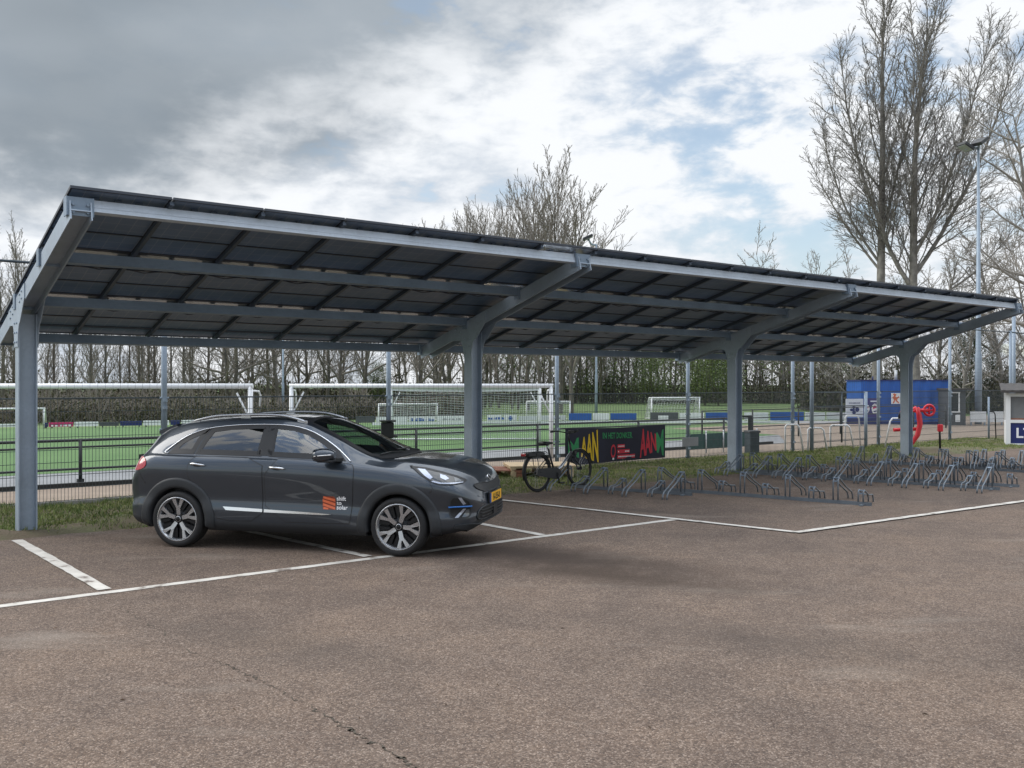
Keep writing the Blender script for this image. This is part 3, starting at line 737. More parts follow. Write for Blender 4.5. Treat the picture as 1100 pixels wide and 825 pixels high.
wmax = tab((0, .60), (.012, .68), (.03, .73), (.07, .785), (.13, .82), (.20, .845), (.3, .868), (.5, .885), (.8, .892), (1.3, .888), (1.9, .882), (2.6, .882), (3.2, .89), (3.5, .893), (3.75, .885), (3.95, .86), (4.1, .82), (4.2, .765), (4.27, .69), (4.315, .60), (4.345, .49), (4.366, .33), (4.375, .17))
zbot = tab((0, .50), (.012, .42), (.03, .36), (.07, .31), (.15, .27), (.3, .24), (.6, .215), (1.2, .20), (3.0, .20), (3.8, .22), (4.0, .245), (4.15, .27), (4.25, .30), (4.31, .335), (4.345, .375), (4.366, .43), (4.375, .49))
def section(x):
    zt, ze, we, zl, wl, wm, z0 = ztop(x), zedge(x), wedge(x), zbelt(x), wbelt(x), wmax(x), zbot(x)
    rng = zl - z0
    gh = max(0.0, min(1.0, (ze - zl) / 0.3))
    c = [(0, zt), (.45 * we, zt - (zt - ze) * .10), (.80 * we, zt - (zt - ze) * .36), (.95 * we, zt - (zt - ze) * .66), (we, ze)]
    mid = (we + (wl - we) * .52 + .012 * gh, ze + (zl - ze) * .52)
    c += [mid, (wl, zl)]
    c += [(wl + (wm - wl) * .50, zl - rng * .055), (wl + (wm - wl) * .93, zl - rng * .155), (wm, zl - rng * .26), (wm - .010, zl - rng * .42), (wm - .020, zl - rng * .58), (wm - .004, zl - rng * .70),
          (wm - .004, zl - rng * .80), (wm * .985, z0 + rng * .10), (wm * .94, z0 + rng * .03), (wm * .86, z0), (wm * .4, z0 - .0), (0, z0)]
    return c
SUBD = 5
def ring(x):
    c = section(x); n = len(c); out = []
    for i in range(n - 1):
        p0 = c[i - 1] if i > 0 else (-c[1][0], c[1][1]); p1 = c[i]; p2 = c[i + 1]; p3 = c[i + 2] if i + 2 < n else (-c[i][0], c[i][1])
        for k in range(SUBD):
            t = k / SUBD; q = []
            for a in (0, 1):
                m1 = (p2[a] - p0[a]) * .42; m2 = (p3[a] - p1[a]) * .42
                q.append((2 * t ** 3 - 3 * t * t + 1) * p1[a] + (t ** 3 - 2 * t * t + t) * m1 + (-2 * t ** 3 + 3 * t * t) * p2[a] + (t ** 3 - t * t) * m2)
            out.append((max(0, q[0]), q[1]))
    out.append(c[-1]); return out
xs = [4.375 * 0.5 * (1 - math.cos(PI * k / 400)) for k in range(401)]
def rm(x):
    if x >= .45: return x
    u = .45 - x; return .45 - (u - .60 * u * u)
xs = [0.0] + [x for x in xs if 0.0012 < x < 4.3742] + [4.375]
half = [ring(x) for x in xs]; nh = len(half[0])
BV = []; 
for x, h in zip(xs, half):
    x = rm(x)
    BV += [Vector((x, y, z)) for y, z in h] + [Vector((x, -y, z)) for y, z in h[-2:0:-1]]
nr = 2 * nh - 2; BF = []; BI = []
for i in range(len(xs) - 1):
    for k in range(nr):
        BF.append((i * nr + k, i * nr + (k + 1) % nr, (i + 1) * nr + (k + 1) % nr, (i + 1) * nr + k))
        kk = k if k < nh - 1 else nr - 1 - k
        BI.append(1 if kk >= 13.5 * SUBD else 0)
BF.append(tuple(range(nr))[::-1]); BI.append(0)
BF.append(tuple((len(xs) - 1) * nr + k for k in range(nr))); BI.append(0)
bvh = BVHTree.FromPolygons(BV, BF)
def hit(o, d):
    p, n, i, _ = bvh.ray_cast(Vector(o), Vector(d))
    if p is None:
        p, n, i, _ = bvh.find_nearest(Vector(o) + Vector(d) * 1.0)
    if n.dot(Vector(d)) > 0: n = -n
    return p, n
def S_(x, z, side=-1): return hit((rm(x), side * 2.0, z), (0, -side, 0))
def F_r(y, z): return hit((6.0, y, z), (-1, 0, 0))
def B_k(y, z): return hit((-2.0, y, z), (1, 0, 0))
def T_(x, y): return hit((rm(x), y, 3.0), (0, 0, -1))
PROJ = {'side': S_, 'front': F_r, 'back': B_k, 'top': T_}
def inpoly(p, poly):
    x, y = p; c = False; n = len(poly)
    for i in range(n):
        x1, y1 = poly[i]; x2, y2 = poly[i - 1]
        if (y1 > y) != (y2 > y) and x < (x2 - x1) * (y - y1) / (y2 - y1) + x1: c = not c
    return c
def resample(poly, step, closed=True):
    out = []; n = len(poly)
    for i in range(n if closed else n - 1):
        a = Vector(poly[i]); b = Vector(poly[(i + 1) % n]); k = max(1, int(round((b - a).length / step)))
        for j in range(k): out.append(tuple(a + (b - a) * j / k))
    if not closed: out.append(tuple(poly[-1]))
    return out
def smooth_poly(poly, it=2, closed=True):        # Chaikin corner cutting
    for _ in range(it):
        o = []; n = len(poly)
        for i in range(n if closed else n - 1):
            a = Vector(poly[i]); b = Vector(poly[(i + 1) % n])
            o += [tuple(a * .75 + b * .25), tuple(a * .25 + b * .75)]
        if not closed: o = [tuple(poly[0])] + o + [tuple(poly[-1])]
        poly = o
    return poly
def inset(poly, d):
    n = len(poly); A = sum(poly[i - 1][0] * poly[i][1] - poly[i][0] * poly[i - 1][1] for i in range(n))
    s = 1 if A > 0 else -1; out = []
    for i in range(n):
        a, b, c = Vector(poly[i - 1]), Vector(poly[i]), Vector(poly[(i + 1) % n])
        e1 = (b - a).normalized(); e2 = (c - b).normalized()
        n1 = Vector((-e1.y, e1.x)) * s; n2 = Vector((-e2.y, e2.x)) * s
        m = (n1 + n2); m = m.normalized() if m.length > 1e-6 else n1
        k = max(0.35, m.dot(n1)); out.append(tuple(b + m * d / k))
    return out
def patch(poly, proj, off, step=0.03, side=-1, mi=0, mb=None, lip=0.0):
    """a skin following the body inside an outline, lifted OFF along the normal"""
    f = PROJ[proj]; mb = mb or MB()
    edge = resample(poly, step); n = len(edge)
    x0 = min(p[0] for p in edge); x1 = max(p[0] for p in edge); y0 = min(p[1] for p in edge); y1 = max(p[1] for p in edge)
    pts = list(edge); inn = inset(edge, step * .55)
    gx = np.arange(x0, x1, step); gy = np.arange(y0, y1, step)
    for x in gx:
        for y in gy:
            if inpoly((x, y), inn): pts.append((x, y))
    r = delaunay_2d_cdt([Vector(p) for p in pts], [(i, (i + 1) % n) for i in range(n)], [], 1, 1e-5)
    V2, F2 = r[0], r[2]; vs = []
    for p in V2:
        q, nn = f(p[0], p[1], side) if proj == 'side' else f(p[0], p[1])
        vs.append(q + nn * off)
    fs = []
    ref = {'side': Vector((0, side, 0)), 'front': Vector((1, 0, 0)), 'back': Vector((-1, 0, 0)), 'top': Vector((0, 0, 1))}[proj]
    for t in F2:
        nrm = (vs[t[1]] - vs[t[0]]).cross(vs[t[2]] - vs[t[0]])
        fs.append(tuple(t) if nrm.dot(ref) > 0 else tuple(t)[::-1])
    mb.add(vs, fs, mi, True)
    if lip:
        up = []; dn = []
        for p in edge:
            q, nn = f(p[0], p[1], side) if proj == 'side' else f(p[0], p[1])
            up.append(q + nn * off); dn.append(q - nn * lip)
        mb.add(up + dn, [(i, (i + 1) % n, n + (i + 1) % n, n + i) for i in range(n)], mi, False)
    return mb
def band(poly, d0, d1, proj, off, side=-1, mb=None, mi=0, step=0.03):
    """a strip between two insets of an outline"""
    f = PROJ[proj]; mb = mb or MB(); e = resample(poly, step); a = inset(e, d0) if d0 else e; b = inset(e, d1); n = len(e); vs = []
    for p in a + b:
        q, nn = f(p[0], p[1], side) if proj == 'side' else f(p[0], p[1]); vs.append(q + nn * off)
    mb.add(vs, [(i, (i + 1) % n, n + (i + 1) % n, n + i) for i in range(n)], mi, True); return mb
def line(pts, proj, r, off=0.0, side=-1, mb=None, step=0.03, n=6, mi=0, closed=False):
    f = PROJ[proj]; mb = mb or MB(); out = []
    for p in resample(pts, step, closed):
        q, nn = f(p[0], p[1], side) if proj == 'side' else f(p[0], p[1]); out.append(q + nn * off)
    mb.tube(out, r, n, mi, closed=closed); return mb

DLO_TOP = [(.600, 1.092), (.70, 1.180), (.80, 1.255), (.92, 1.318), (1.10, 1.372), (1.40, 1.408), (1.72, 1.421), (2.0, 1.420), (2.20, 1.402), (2.38, 1.355), (2.56, 1.272), (2.74, 1.165), (2.87, 1.070), (2.93, 1.022)]
DLO_BOT = [(2.80, 1.030), (2.5, 1.048), (1.95, 1.066), (1.4, 1.077), (.9, 1.085), (.66, 1.088)]
DLO = resample(smooth_poly(DLO_TOP, 1, False), .04, False) + DLO_BOT
quarter = [(.705, 1.105), (.80, 1.215), (.92, 1.285), (1.085, 1.345), (1.015, 1.240), (.965, 1.105)]
rearwin = [(1.045, 1.105), (1.09, 1.22), (1.17, 1.355), (1.40, 1.385), (1.70, 1.398), (1.835, 1.400), (1.825, 1.25), (1.815, 1.095)]
frontwin = [(1.965, 1.092), (1.955, 1.25), (1.950, 1.400), (2.18, 1.380), (2.36, 1.335), (2.55, 1.245), (2.72, 1.140), (2.80, 1.062), (2.5, 1.075)]
WIND = [(2.30, -.53), (2.26, -.3), (2.245, 0), (2.26, .3), (2.30, .53), (2.6, .575), (2.9, .63), (3.13, .66), (3.22, .55), (3.27, .3), (3.285, 0), (3.27, -.3), (3.22, -.55), (3.13, -.66), (2.9, -.63), (2.6, -.575)]
AX = (0.81, 3.51); WR = 0.325; ARCH = 0.375
car = thing('parked_car', 'dark grey electric crossover car parked nose out under the carport', 'car', CAR_O, CAR_TH)
# body shell with real openings for wheels and windows
holes = [inset(p, .018) for p in (quarter, rearwin, frontwin)]
wh = inset(WIND, .018)
keep = []
for f, mi in zip(BF, BI):
    c = Vector((0, 0, 0))
    for i in f: c += BV[i]
    c /= len(f)
    if abs(c.y) > .55 and any((c.x - a) ** 2 + (c.z - WR) ** 2 < ARCH ** 2 for a in AX): continue
    if c.z < .30 and abs(c.y) > .45 and any(abs(c.x - a) < ARCH for a in AX): continue
    if c.z > 1.03 and abs(c.y) > .5 and any(inpoly((c.x, c.z), h) for h in holes): continue
    if c.z > 1.03 and inpoly((c.x, c.y), wh) and c.z > ztop(c.x) - .12: continue
    keep.append((f, mi))
mb = MB(); mb.v = [tuple(v) for v in BV]
for f, mi in keep: mb.f.append(f); mb.m.append(mi); mb.sm.append(True)
body = mb.build('body', [M['paint'], M['cladding']], car)
bm = bmesh.new(); bm.from_mesh(body.data); bmesh.ops.delete(bm, geom=[v for v in bm.verts if not v.link_faces], context='VERTS'); bmesh.ops.recalc_face_normals(bm, faces=bm.faces[:]); bm.to_mesh(body.data); bm.free()
# inner floor and firewall so that one does not look through the shell
mb = MB()
mb.box((1.85, 0, .34), (2.6, 1.5, .06)); mb.box((.62, 0, .70), (.9, 1.35, .70)); mb.box((3.22, 0, .62), (.10, 1.45, .66)); mb.box((3.75, 0, .5), (.9, 1.1, .5))
for s in (-1, 1): mb.box((1.9, s * .79, .70), (2.3, .05, .62))
mb.build('cabin_floor', M['interior'], car)
mb = MB(); mb.bar((3.0, -.70, .985), (3.0, .70, .985), .40, .10); mb.bar((2.82, -.70, .90), (2.82, .70, .90), .14, .22)
mb.box((2.80, .36, 1.0), (.16, .36, .06)); mb.build('dashboard', M['interior'], car)
mb = MB(); mb.tube([Vector((2.62, .36, .94)) + Matrix.Rotation(R(62), 3, 'Y') @ Vector((.185 * math.cos(a), .185 * math.sin(a), 0)) for a in np.linspace(0, 2 * PI, 25)[:-1]], .016, 6, closed=True)
mb.bar((2.62, .18, .94), (2.62, .54, .94), .04, .03); mb.bar((2.62, .36, .94), (2.80, .36, .88), .06, .06); mb.build('steering_wheel', M['plastic_black'], car)
def seat_mb():
    mb = MB(); mb.box((0, 0, .56), (.50, .50, .16), bev=.04)
    mb.box((-.30, 0, .84), (.14, .48, .60), Matrix.Rotation(R(-14), 3, 'Y'), bev=.05)
    mb.box((-.40, 0, 1.20), (.09, .27, .17), Matrix.Rotation(R(-10), 3, 'Y'), bev=.035)
    for s in (-.06, .06): mb.tube([(-.385, s, 1.08), (-.398, s, 1.15)], .008, 6)
    return mb
me_s = seat_mb().mesh('car_seat', M['interior'])
for x, y in ((2.35, -.36), (2.35, .36), (1.42, -.36), (1.42, .36)): link('car_seat', me_s, car, (x, y, 0))
# doors, windows and trim on both flanks
rear_door = [(1.06, 1.062), (1.885, 1.052), (1.890, .70), (1.890, .335), (1.33, .325), (1.275, .45), (1.20, .57), (1.08, .69), (.985, .76), (.945, .85), (.945, .96), (.985, 1.03)]
front_door = [(1.916, 1.052), (2.5, 1.036), (2.90, 1.008), (2.985, .985), (2.995, .85), (2.975, .55), (2.955, .36), (2.93, .335), (1.916, .335)]
for s in (-1, 1):
    for nm, poly, hx, hz in (('rear_door', rear_door, (.975, 1.175), .965), ('front_door', front_door, (1.965, 2.170), .945)):
        po = smooth_poly(poly, 1)
        mb = patch(inset(po, .006), 'side', .0035, .03, s); band(po, -.002, .010, 'side', .0012, s, mb, 1)
        d = mb.build(nm, [M['paint'], M['plastic_black']], car)
        # handle: dark cup and bright pull
        p0, n0 = S_(hx[0], hz, s); p1, n1 = S_(hx[1], hz - .012, s); pm, nm_ = S_((hx[0] + hx[1]) / 2, hz - .004, s)
        hb = MB(); hb.tube([p0 + n0 * .010, p0 * .8 + p1 * .2 + n0 * .034, pm + nm_ * .040, p0 * .2 + p1 * .8 + n1 * .034, p1 + n1 * .010], [.008, .014, .015, .014, .008], 8)
        cup = [((hx[0] + hx[1]) / 2 + .062 * math.cos(a), hz - .004 + .026 * math.sin(a)) for a in np.linspace(0, 2 * PI, 17)[:-1]]
        patch(cup, 'side', .006, .03, s, 1, hb)
        hb.build('handle', [M['chrome'], M['plastic_black']], d)
    # black frame round the panes, panes, bright strip
    mb = MB()
    for poly in (quarter, rearwin, frontwin): band(poly, -.030, .028, 'side', .004, s, mb, 0, .02)
    band([(1.835, 1.405), (1.955, 1.405), (1.97, 1.08), (1.81, 1.085)], -.004, .06, 'side', .0052, s, mb, 0, .03)
    patch([(1.83, 1.41), (1.955, 1.41), (1.968, 1.075), (1.812, 1.075)], 'side', .0045, .03, s, 0, mb)
    mb.build('window_frame', M['plastic_black'], car)
    patch(quarter, 'side', .001, .04, s).build('quarter_window', M['glass_dark'], car)
    patch(rearwin, 'side', .001, .05, s).build('side_window', M['glass_dark'], car)
    patch(frontwin, 'side', .001, .05, s).build('side_window', M['glass_side'], car)
    mb = line([(.655, 1.086)] + smooth_poly(DLO_TOP, 1, False), 'side', .0085, .006, s)
    line([(.655, 1.086), (.59, 1.088)], 'side', .0085, .006, s, mb); mb.build('window_trim', M['chrome'], car)
    # lower bright strip on the doors
    mb = MB()
    for pl in ([(1.40, .490), (1.892, .474), (1.892, .442), (1.44, .452)], [(1.914, .473), (2.55, .452), (2.735, .440), (2.62, .432), (1.914, .441)]): patch(pl, 'side', .014, .04, s, 0, mb, .002)
    mb.build('door_trim', M['chrome'], car)
    # arch cladding
    for k, cx in enumerate(AX):
        mb = MB(); a0, a1 = (-12, 200) if k == 0 else (-22, 192)
        NA = 44; rad = (ARCH - .012, ARCH + .012, .40, .455, .478, .482); offs = (.012, .020, .021, .018, .013, .000); g = []
        for i in range(NA + 1):
            a = R(a0 + (a1 - a0) * i / NA); row = []
            for rr_, of in zip(rad, offs):
                x = cx + rr_ * math.cos(a); z = max(.235, WR + rr_ * math.sin(a) * (1 if math.sin(a) > 0 else .8)); q, nn = S_(min(4.30, max(.06, x)), z, s)
                row.append(Vector((q.x, q.y, q.z)) + nn * of)
            q = row[0]; row.insert(0, Vector((q.x, q.y - s * .16, q.z)))
            g.append(row)
        m_ = len(g[0]); vs = [p for r_ in g for p in r_]
        mb.add(vs, [(i * m_ + j, (i + 1) * m_ + j, (i + 1) * m_ + j + 1, i * m_ + j + 1) for i in range(NA) for j in range(m_ - 1)], 0, True)
        fixn(mb.build('wheel_arch', M['cladding'], car))
        mb = MB(); vs = []
        for i in range(25):
            a = R(-15 + 210 * i / 24)
            for y in (.87, .50): vs.append((cx + (ARCH + .01) * math.cos(a), s * y, WR + (ARCH + .01) * math.sin(a)))
        mb.add(vs, [(2 * i, 2 * i + 2, 2 * i + 3, 2 * i + 1) for i in range(24)]); mb.add([vs[2 * i + 1] for i in range(25)], [tuple(range(25))])
        mb.build('wheel_liner', M['interior'], car)
    # mirror
    mb = MB(); p, nn = S_(2.78, 1.055, s)
    prof = [(-.125, .058, .052), (-.115, .078, .068), (-.06, .092, .078), (.0, .088, .075), (.06, .068, .060), (.105, .035, .034)]
    c = Vector((2.715, s * .985, 1.105)); vs = []; nn_ = 16
    for dx, ry, rz in prof:
        for k in range(nn_):
            a = 2 * PI * k / nn_; e = .8; cy = math.copysign(abs(math.cos(a)) ** e, math.cos(a)); cz = math.copysign(abs(math.sin(a)) ** e, math.sin(a))
            vs.append(c + Vector((dx, ry * 1.25 * cy + s * .02 * (dx < 0), rz * cz + .02 * (dx + .1))))
    fs = [(i * nn_ + k, i * nn_ + (k + 1) % nn_, (i + 1) * nn_ + (k + 1) % nn_, (i + 1) * nn_ + k) for i in range(len(prof) - 1) for k in range(nn_)]
    mb.add(vs, fs, 0, True); L_ = len(prof); mb.add([vs[k] for k in range(nn_)], [tuple(range(nn_))], 2); mb.add([vs[(L_ - 1) * nn_ + k] for k in range(nn_)], [tuple(range(nn_))], 0, True)
    mb.bar(p + nn * -.02 + Vector((.02, 0, 0)), c + Vector((.01, -s * .06, -.055)), .09, .035, mi=1)
    mb.box(c + Vector((0, -s * .005, -.062)), (.17, .15, .03), mi=1, bev=.01)
    for i in range(9):
        pass
    mb.tube([c + Vector((-.09, s * .128, -.005)), c + Vector((-.02, s * .122, .004)), c + Vector((.05, s * .098, .008)), c + Vector((.085, s * .065, .010))], .006, 6, mi=3)
    fixn(mb.build('wing_mirror', [M['paint'], M['plastic_black'], M['window_dark'], M['sticker_white']], car))
    # roof rail
    pts = []
    for x in np.linspace(.80, 2.30, 26):
        u = (x - .80) / 1.5; lift = .045 * min(1, 4.5 * min(u, 1 - u)) ** .7 + .004
        q, _ = T_(x, s * (wedge(x) - .045)); pts.append(q + Vector((0, 0, lift)))
    mb = MB(); mb.tube(pts, [.010] + [.017] * 24 + [.010], 8)
    for i in (1, 12, 24): mb.box(pts[i] + Vector((0, 0, -.022)), (.12, .026, .05), bev=.006)
    mb.build('roof_rail', M['silver'], car)
    # headlamp
    hl = [(3.60, .985), (3.78, .968), (3.97, .925), (4.12, .878), (4.19, .845), (4.215, .825), (4.19, .800), (4.10, .786), (3.96, .793), (3.87, .825), (3.76, .89), (3.66, .955)]
    mb = patch(inset(hl, .004), 'side', .006, .02, s, 0, None, .003); band(hl, 0, .016, 'side', .0075, s, mb, 1, .02)
    patch([(3.70, .958), (3.78, .950), (3.89, .868), (3.865, .85), (3.80, .885)], 'side', .0085, .02, s, 2, mb)
    patch([(3.95, .900), (4.01, .882), (4.05, .852), (4.02, .838), (3.965, .862)], 'side', .0085, .02, s, 2, mb)
    patch([(4.09, .865), (4.15, .84), (4.165, .822), (4.11, .815)], 'side', .0085, .02, s, 3, mb)
    patch([(3.88, .826), (3.97, .803), (4.12, .797), (4.185, .806), (4.18, .814), (4.11, .808), (3.98, .815), (3.90, .836)], 'side', .0095, .02, s, 2, mb)
    mb.build('headlight', [M['hl_dark'], M['plastic_black'], M['hl_chrome'], M['hl_glass']], car)
    # corner lamp recess with boomerang light and blue blade
    fp = [(4.085, .665), (4.20, .660), (4.262, .630), (4.285, .56), (4.275, .46), (4.25, .425), (4.10, .425), (4.065, .50)]
    fp = smooth_poly(fp, 1)
    mb = patch(fp, 'side', .005, .02, s, 0, None, .002); band(fp, -.004, .012, 'side', .009, s, mb, 1, .02)
    patch([(4.165, .655), (4.195, .655), (4.235, .585), (4.21, .575)], 'side', .010, .02, s, 2, mb)
    patch([(4.21, .535), (4.235, .53), (4.165, .435), (4.13, .435)], 'side', .010, .02, s, 2, mb)
    patch([(4.235, .52), (4.262, .52), (4.26, .44), (4.20, .44)], 'side', .008, .02, s, 4, mb)
    line([(4.065, .552), (4.14, .556), (4.21, .556), (4.28, .553)], 'side', .009, .014, s, mb, .02, 6, 3)
    mb.build('fog_lamp', [M['recess'], M['cladding'], M['hl_chrome'], M['blue_accent'], M['hl_glass']], car)
    # tail lamp
    tl = [(.215, 1.01), (.30, 1.045), (.385, 1.0), (.40, .925), (.30, .885), (.17, .875), (.125, .89), (.155, .945)]
    patch(smooth_poly(tl, 1), 'side', .010, .03, s, 0, None, .003).build('tail_light', M['tail_red'], car)
# shut lines of bonnet and bumper
for s in (-1, 1):
    line([(3.30, s * .715), (3.6, s * .70), (3.9, s * .645), (4.08, s * .575), (4.17, s * .50)], 'top', .0032).build('bonnet_seam', M['plastic_black'], car)
    line([(3.865, .82), (3.90, .755), (3.87, .705)], 'side', .003, .0, s).build('bumper_seam', M['plastic_black'], car)
    line([(.28, .90), (.32, .82), (.385, .73)], 'side', .003, .0, s).build('bumper_seam', M['plastic_black'], car)
# windscreen, bonnet creases, front end
mb = MB(); band(WIND, -.028, .040, 'top', .004, 1, mb, 0, .03); mb.build('windscreen_frame', M['plastic_black'], car)
patch(WIND, 'top', .001, .05).build('windscreen', M['glass_front'], car)
mb = MB()
roofblk = [(1.30, -.56), (1.30, .56), (2.24, .55), (2.21, .3), (2.195, 0), (2.21, -.3), (2.24, -.55)]
patch(roofblk, 'top', .003, .05, 1, 0, mb); mb.build('glass_roof', M['hl_dark'], car)
cw = [(3.16, -.66), (3.25, -.55), (3.30, -.3), (3.315, 0), (3.30, .3), (3.25, .55), (3.16, .66), (3.24, .68), (3.34, .56), (3.385, .3), (3.40, 0), (3.385, -.3), (3.34, -.56), (3.24, -.68)]
mb = patch(cw, 'top', .006, .03)
for y0, y1 in ((.55, -.05), (-.05, -.60)):
    a, _ = T_(3.27, y0); b, _ = T_(3.20, y1); mb.tube([a + Vector((0, 0, .02)), (a + b) / 2 + Vector((0, 0, .035)), b + Vector((0, 0, .02))], .008, 6)
mb.build('wiper_cowl', M['plastic_black'], car)
grl = smooth_poly([(-.56, .775), (-.50, .715), (-.30, .675), (0, .665), (.30, .675), (.50, .715), (.56, .775), (.42, .785), (.2, .765), (0, .76), (-.2, .765), (-.42, .785)], 1)
mb = patch(grl, 'front', .005, .025, 1, 0, None, .002); line(grl, 'front', .006, .006, 1, mb, .03, 6, 1, True)
mb.build('grille', [M['grille'], M['cladding']], car)
lg = smooth_poly([(-.53, .50), (-.40, .525), (0, .53), (.40, .525), (.53, .50), (.60, .40), (.45, .385), (0, .38), (-.45, .385), (-.60, .40)], 1)
mb = patch(lg, 'front', .004, .03, 1, 0, None, .002); line(lg, 'front', .008, .006, 1, mb, .03, 6, 1, True)
for z in (.415, .450, .485): line([(-.50, z), (.50, z)], 'front', .007, .008, 1, mb, .05, 6, 2)
mb.box((4.378, 0, .45), (.02, .16, .10), mi=2)
mb.build('lower_grille', [M['recess'], M['cladding'], M['plastic_black']], car)
lip = smooth_poly([(-.80, .37), (-.5, .345), (0, .345), (.5, .345), (.80, .37), (.80, .315), (.55, .30), (0, .30), (-.55, .30), (-.80, .315)], 1)
patch(lip, 'front', .020, .04, 1, 0, None, .01).build('bumper_lip', M['cladding'], car)
# number plate
pl = bpy.data.objects.new('number_plate', None)
mb = MB(); xp = 4.392; mb.box((xp - .012, 0, .595), (.018, .54, .125), mi=1, bev=.004); mb.box((xp, 0, .595), (.006, .515, .108), mi=0)
mb.box((xp + .0005, -.2375, .595), (.0075, .04, .108), mi=2)
vs, fs = text_mesh('H-155-R', .105, .002, .86, 'CENTER', .001)
Mt = Matrix(((0, 0, 1, xp + .0045), (1, 0, 0, .022), (0, 1, 0, .558), (0, 0, 0, 1)))
mb.add([Mt @ v for v in vs], fs, 1)
mb.build('number_plate', [M['plate_yellow'], M['plastic_black'], M['blue_board']], car)
# badge on the bonnet edge
q, nn = F_r(0, .815); Mz = nn.to_track_quat('Z', 'Y').to_matrix().to_4x4(); Mz.translation = q + nn * .004
mb = MB(); mb.lathe([(.0, .002), (.8, .002), (.95, .006), (1.0, .003), (1.02, 0)], 28, Mz @ Matrix.Diagonal((.065, .034, 1, 1)), 0)
vs, fs = text_mesh('KIA', .042, .0, 1.0, 'CENTER', .001)
up = Vector((0, 0, 1)); zz = nn; xx = up.cross(zz).normalized(); yy = zz.cross(xx)
Mb = Matrix(((xx.x, yy.x, zz.x, 0), (xx.y, yy.y, zz.y, 0), (xx.z, yy.z, zz.z, 0), (0, 0, 0, 1))); Mb.translation = q + nn * .0085 - yy * .014
mb.add([Mb @ v for v in vs], fs, 1)
mb.build('badge', [M['chrome'], M['plastic_black']], car)
# stickers on the flanks: striped orange emblem with three lines of lettering
for s in (-1, 1):
    mb = MB(); x0, x1, z0, z1 = 2.620, 2.775, .492, .640
    def sq(f): return f
    sgn = 1 if s < 0 else -1
    def U(u, v): return (x0 + (x1 - x0) * (u if s < 0 else 1 - u), z0 + (z1 - z0) * v)
    rr_ = .14
    full = [U(*p) for p in ((rr_, 0), (1, 0), (1, 1 - rr_), (1 - rr_, 1), (rr_, 1), (0, 1 - rr_), (0, rr_))]
    patch(full, 'side', .0048, .03, s, 1, mb)
    for a, b in (((.06, .97), (.97, .70)), ((.0, .72), (.98, .38)), ((.02, .42), (.97, .06)), ((.06, .14), (.45, .0))):
        h = .17
        poly = [U(a[0], min(1, a[1] + h * .35)), U(a[0], max(0, a[1] - h * .75)), U(b[0], max(0.0, b[1] - h * .55)), U(b[0], min(1, b[1] + h * .65))]
        patch(poly, 'side', .0062, .03, s, 0, mb)
    for k, tx in enumerate(('shift', 'to', 'solar')):
        vs, fs = text_mesh(tx, .066, .0012, 1.0, 'LEFT', 0.0)
        out = []
        bx = 2.788 if s < 0 else 2.612
        for v in vs:
            x = bx + (v.x if s < 0 else -v.x); z = .597 - k * .050 + v.y
            q, nn = S_(x, z, s); out.append(q + nn * .0062)
        mb.add(out, fs, 2)
    mb.build('door_sticker', [M['orange'], M['orange_dark'], M['sticker_white']], car)
# rear: window, spoiler, lamp bar, plate recess
patch(smooth_poly([(-.46, 1.25), (.46, 1.25), (.56, 1.08), (-.56, 1.08)], 1), 'back', .004, .05).build('rear_window', M['hl_dark'], car)
mb = MB(); pr = [(.38, 1.325), (.47, 1.365), (.62, 1.414), (.62, 1.36), (.47, 1.30), (.38, 1.295)]
mb.prism([(x, z) for x, z in pr], 1.16, Matrix(((1, 0, 0, 0), (0, 0, -1, .58), (0, 1, 0, 0), (0, 0, 0, 1)))); fixn(mb.build('spoiler', M['paint'], car))
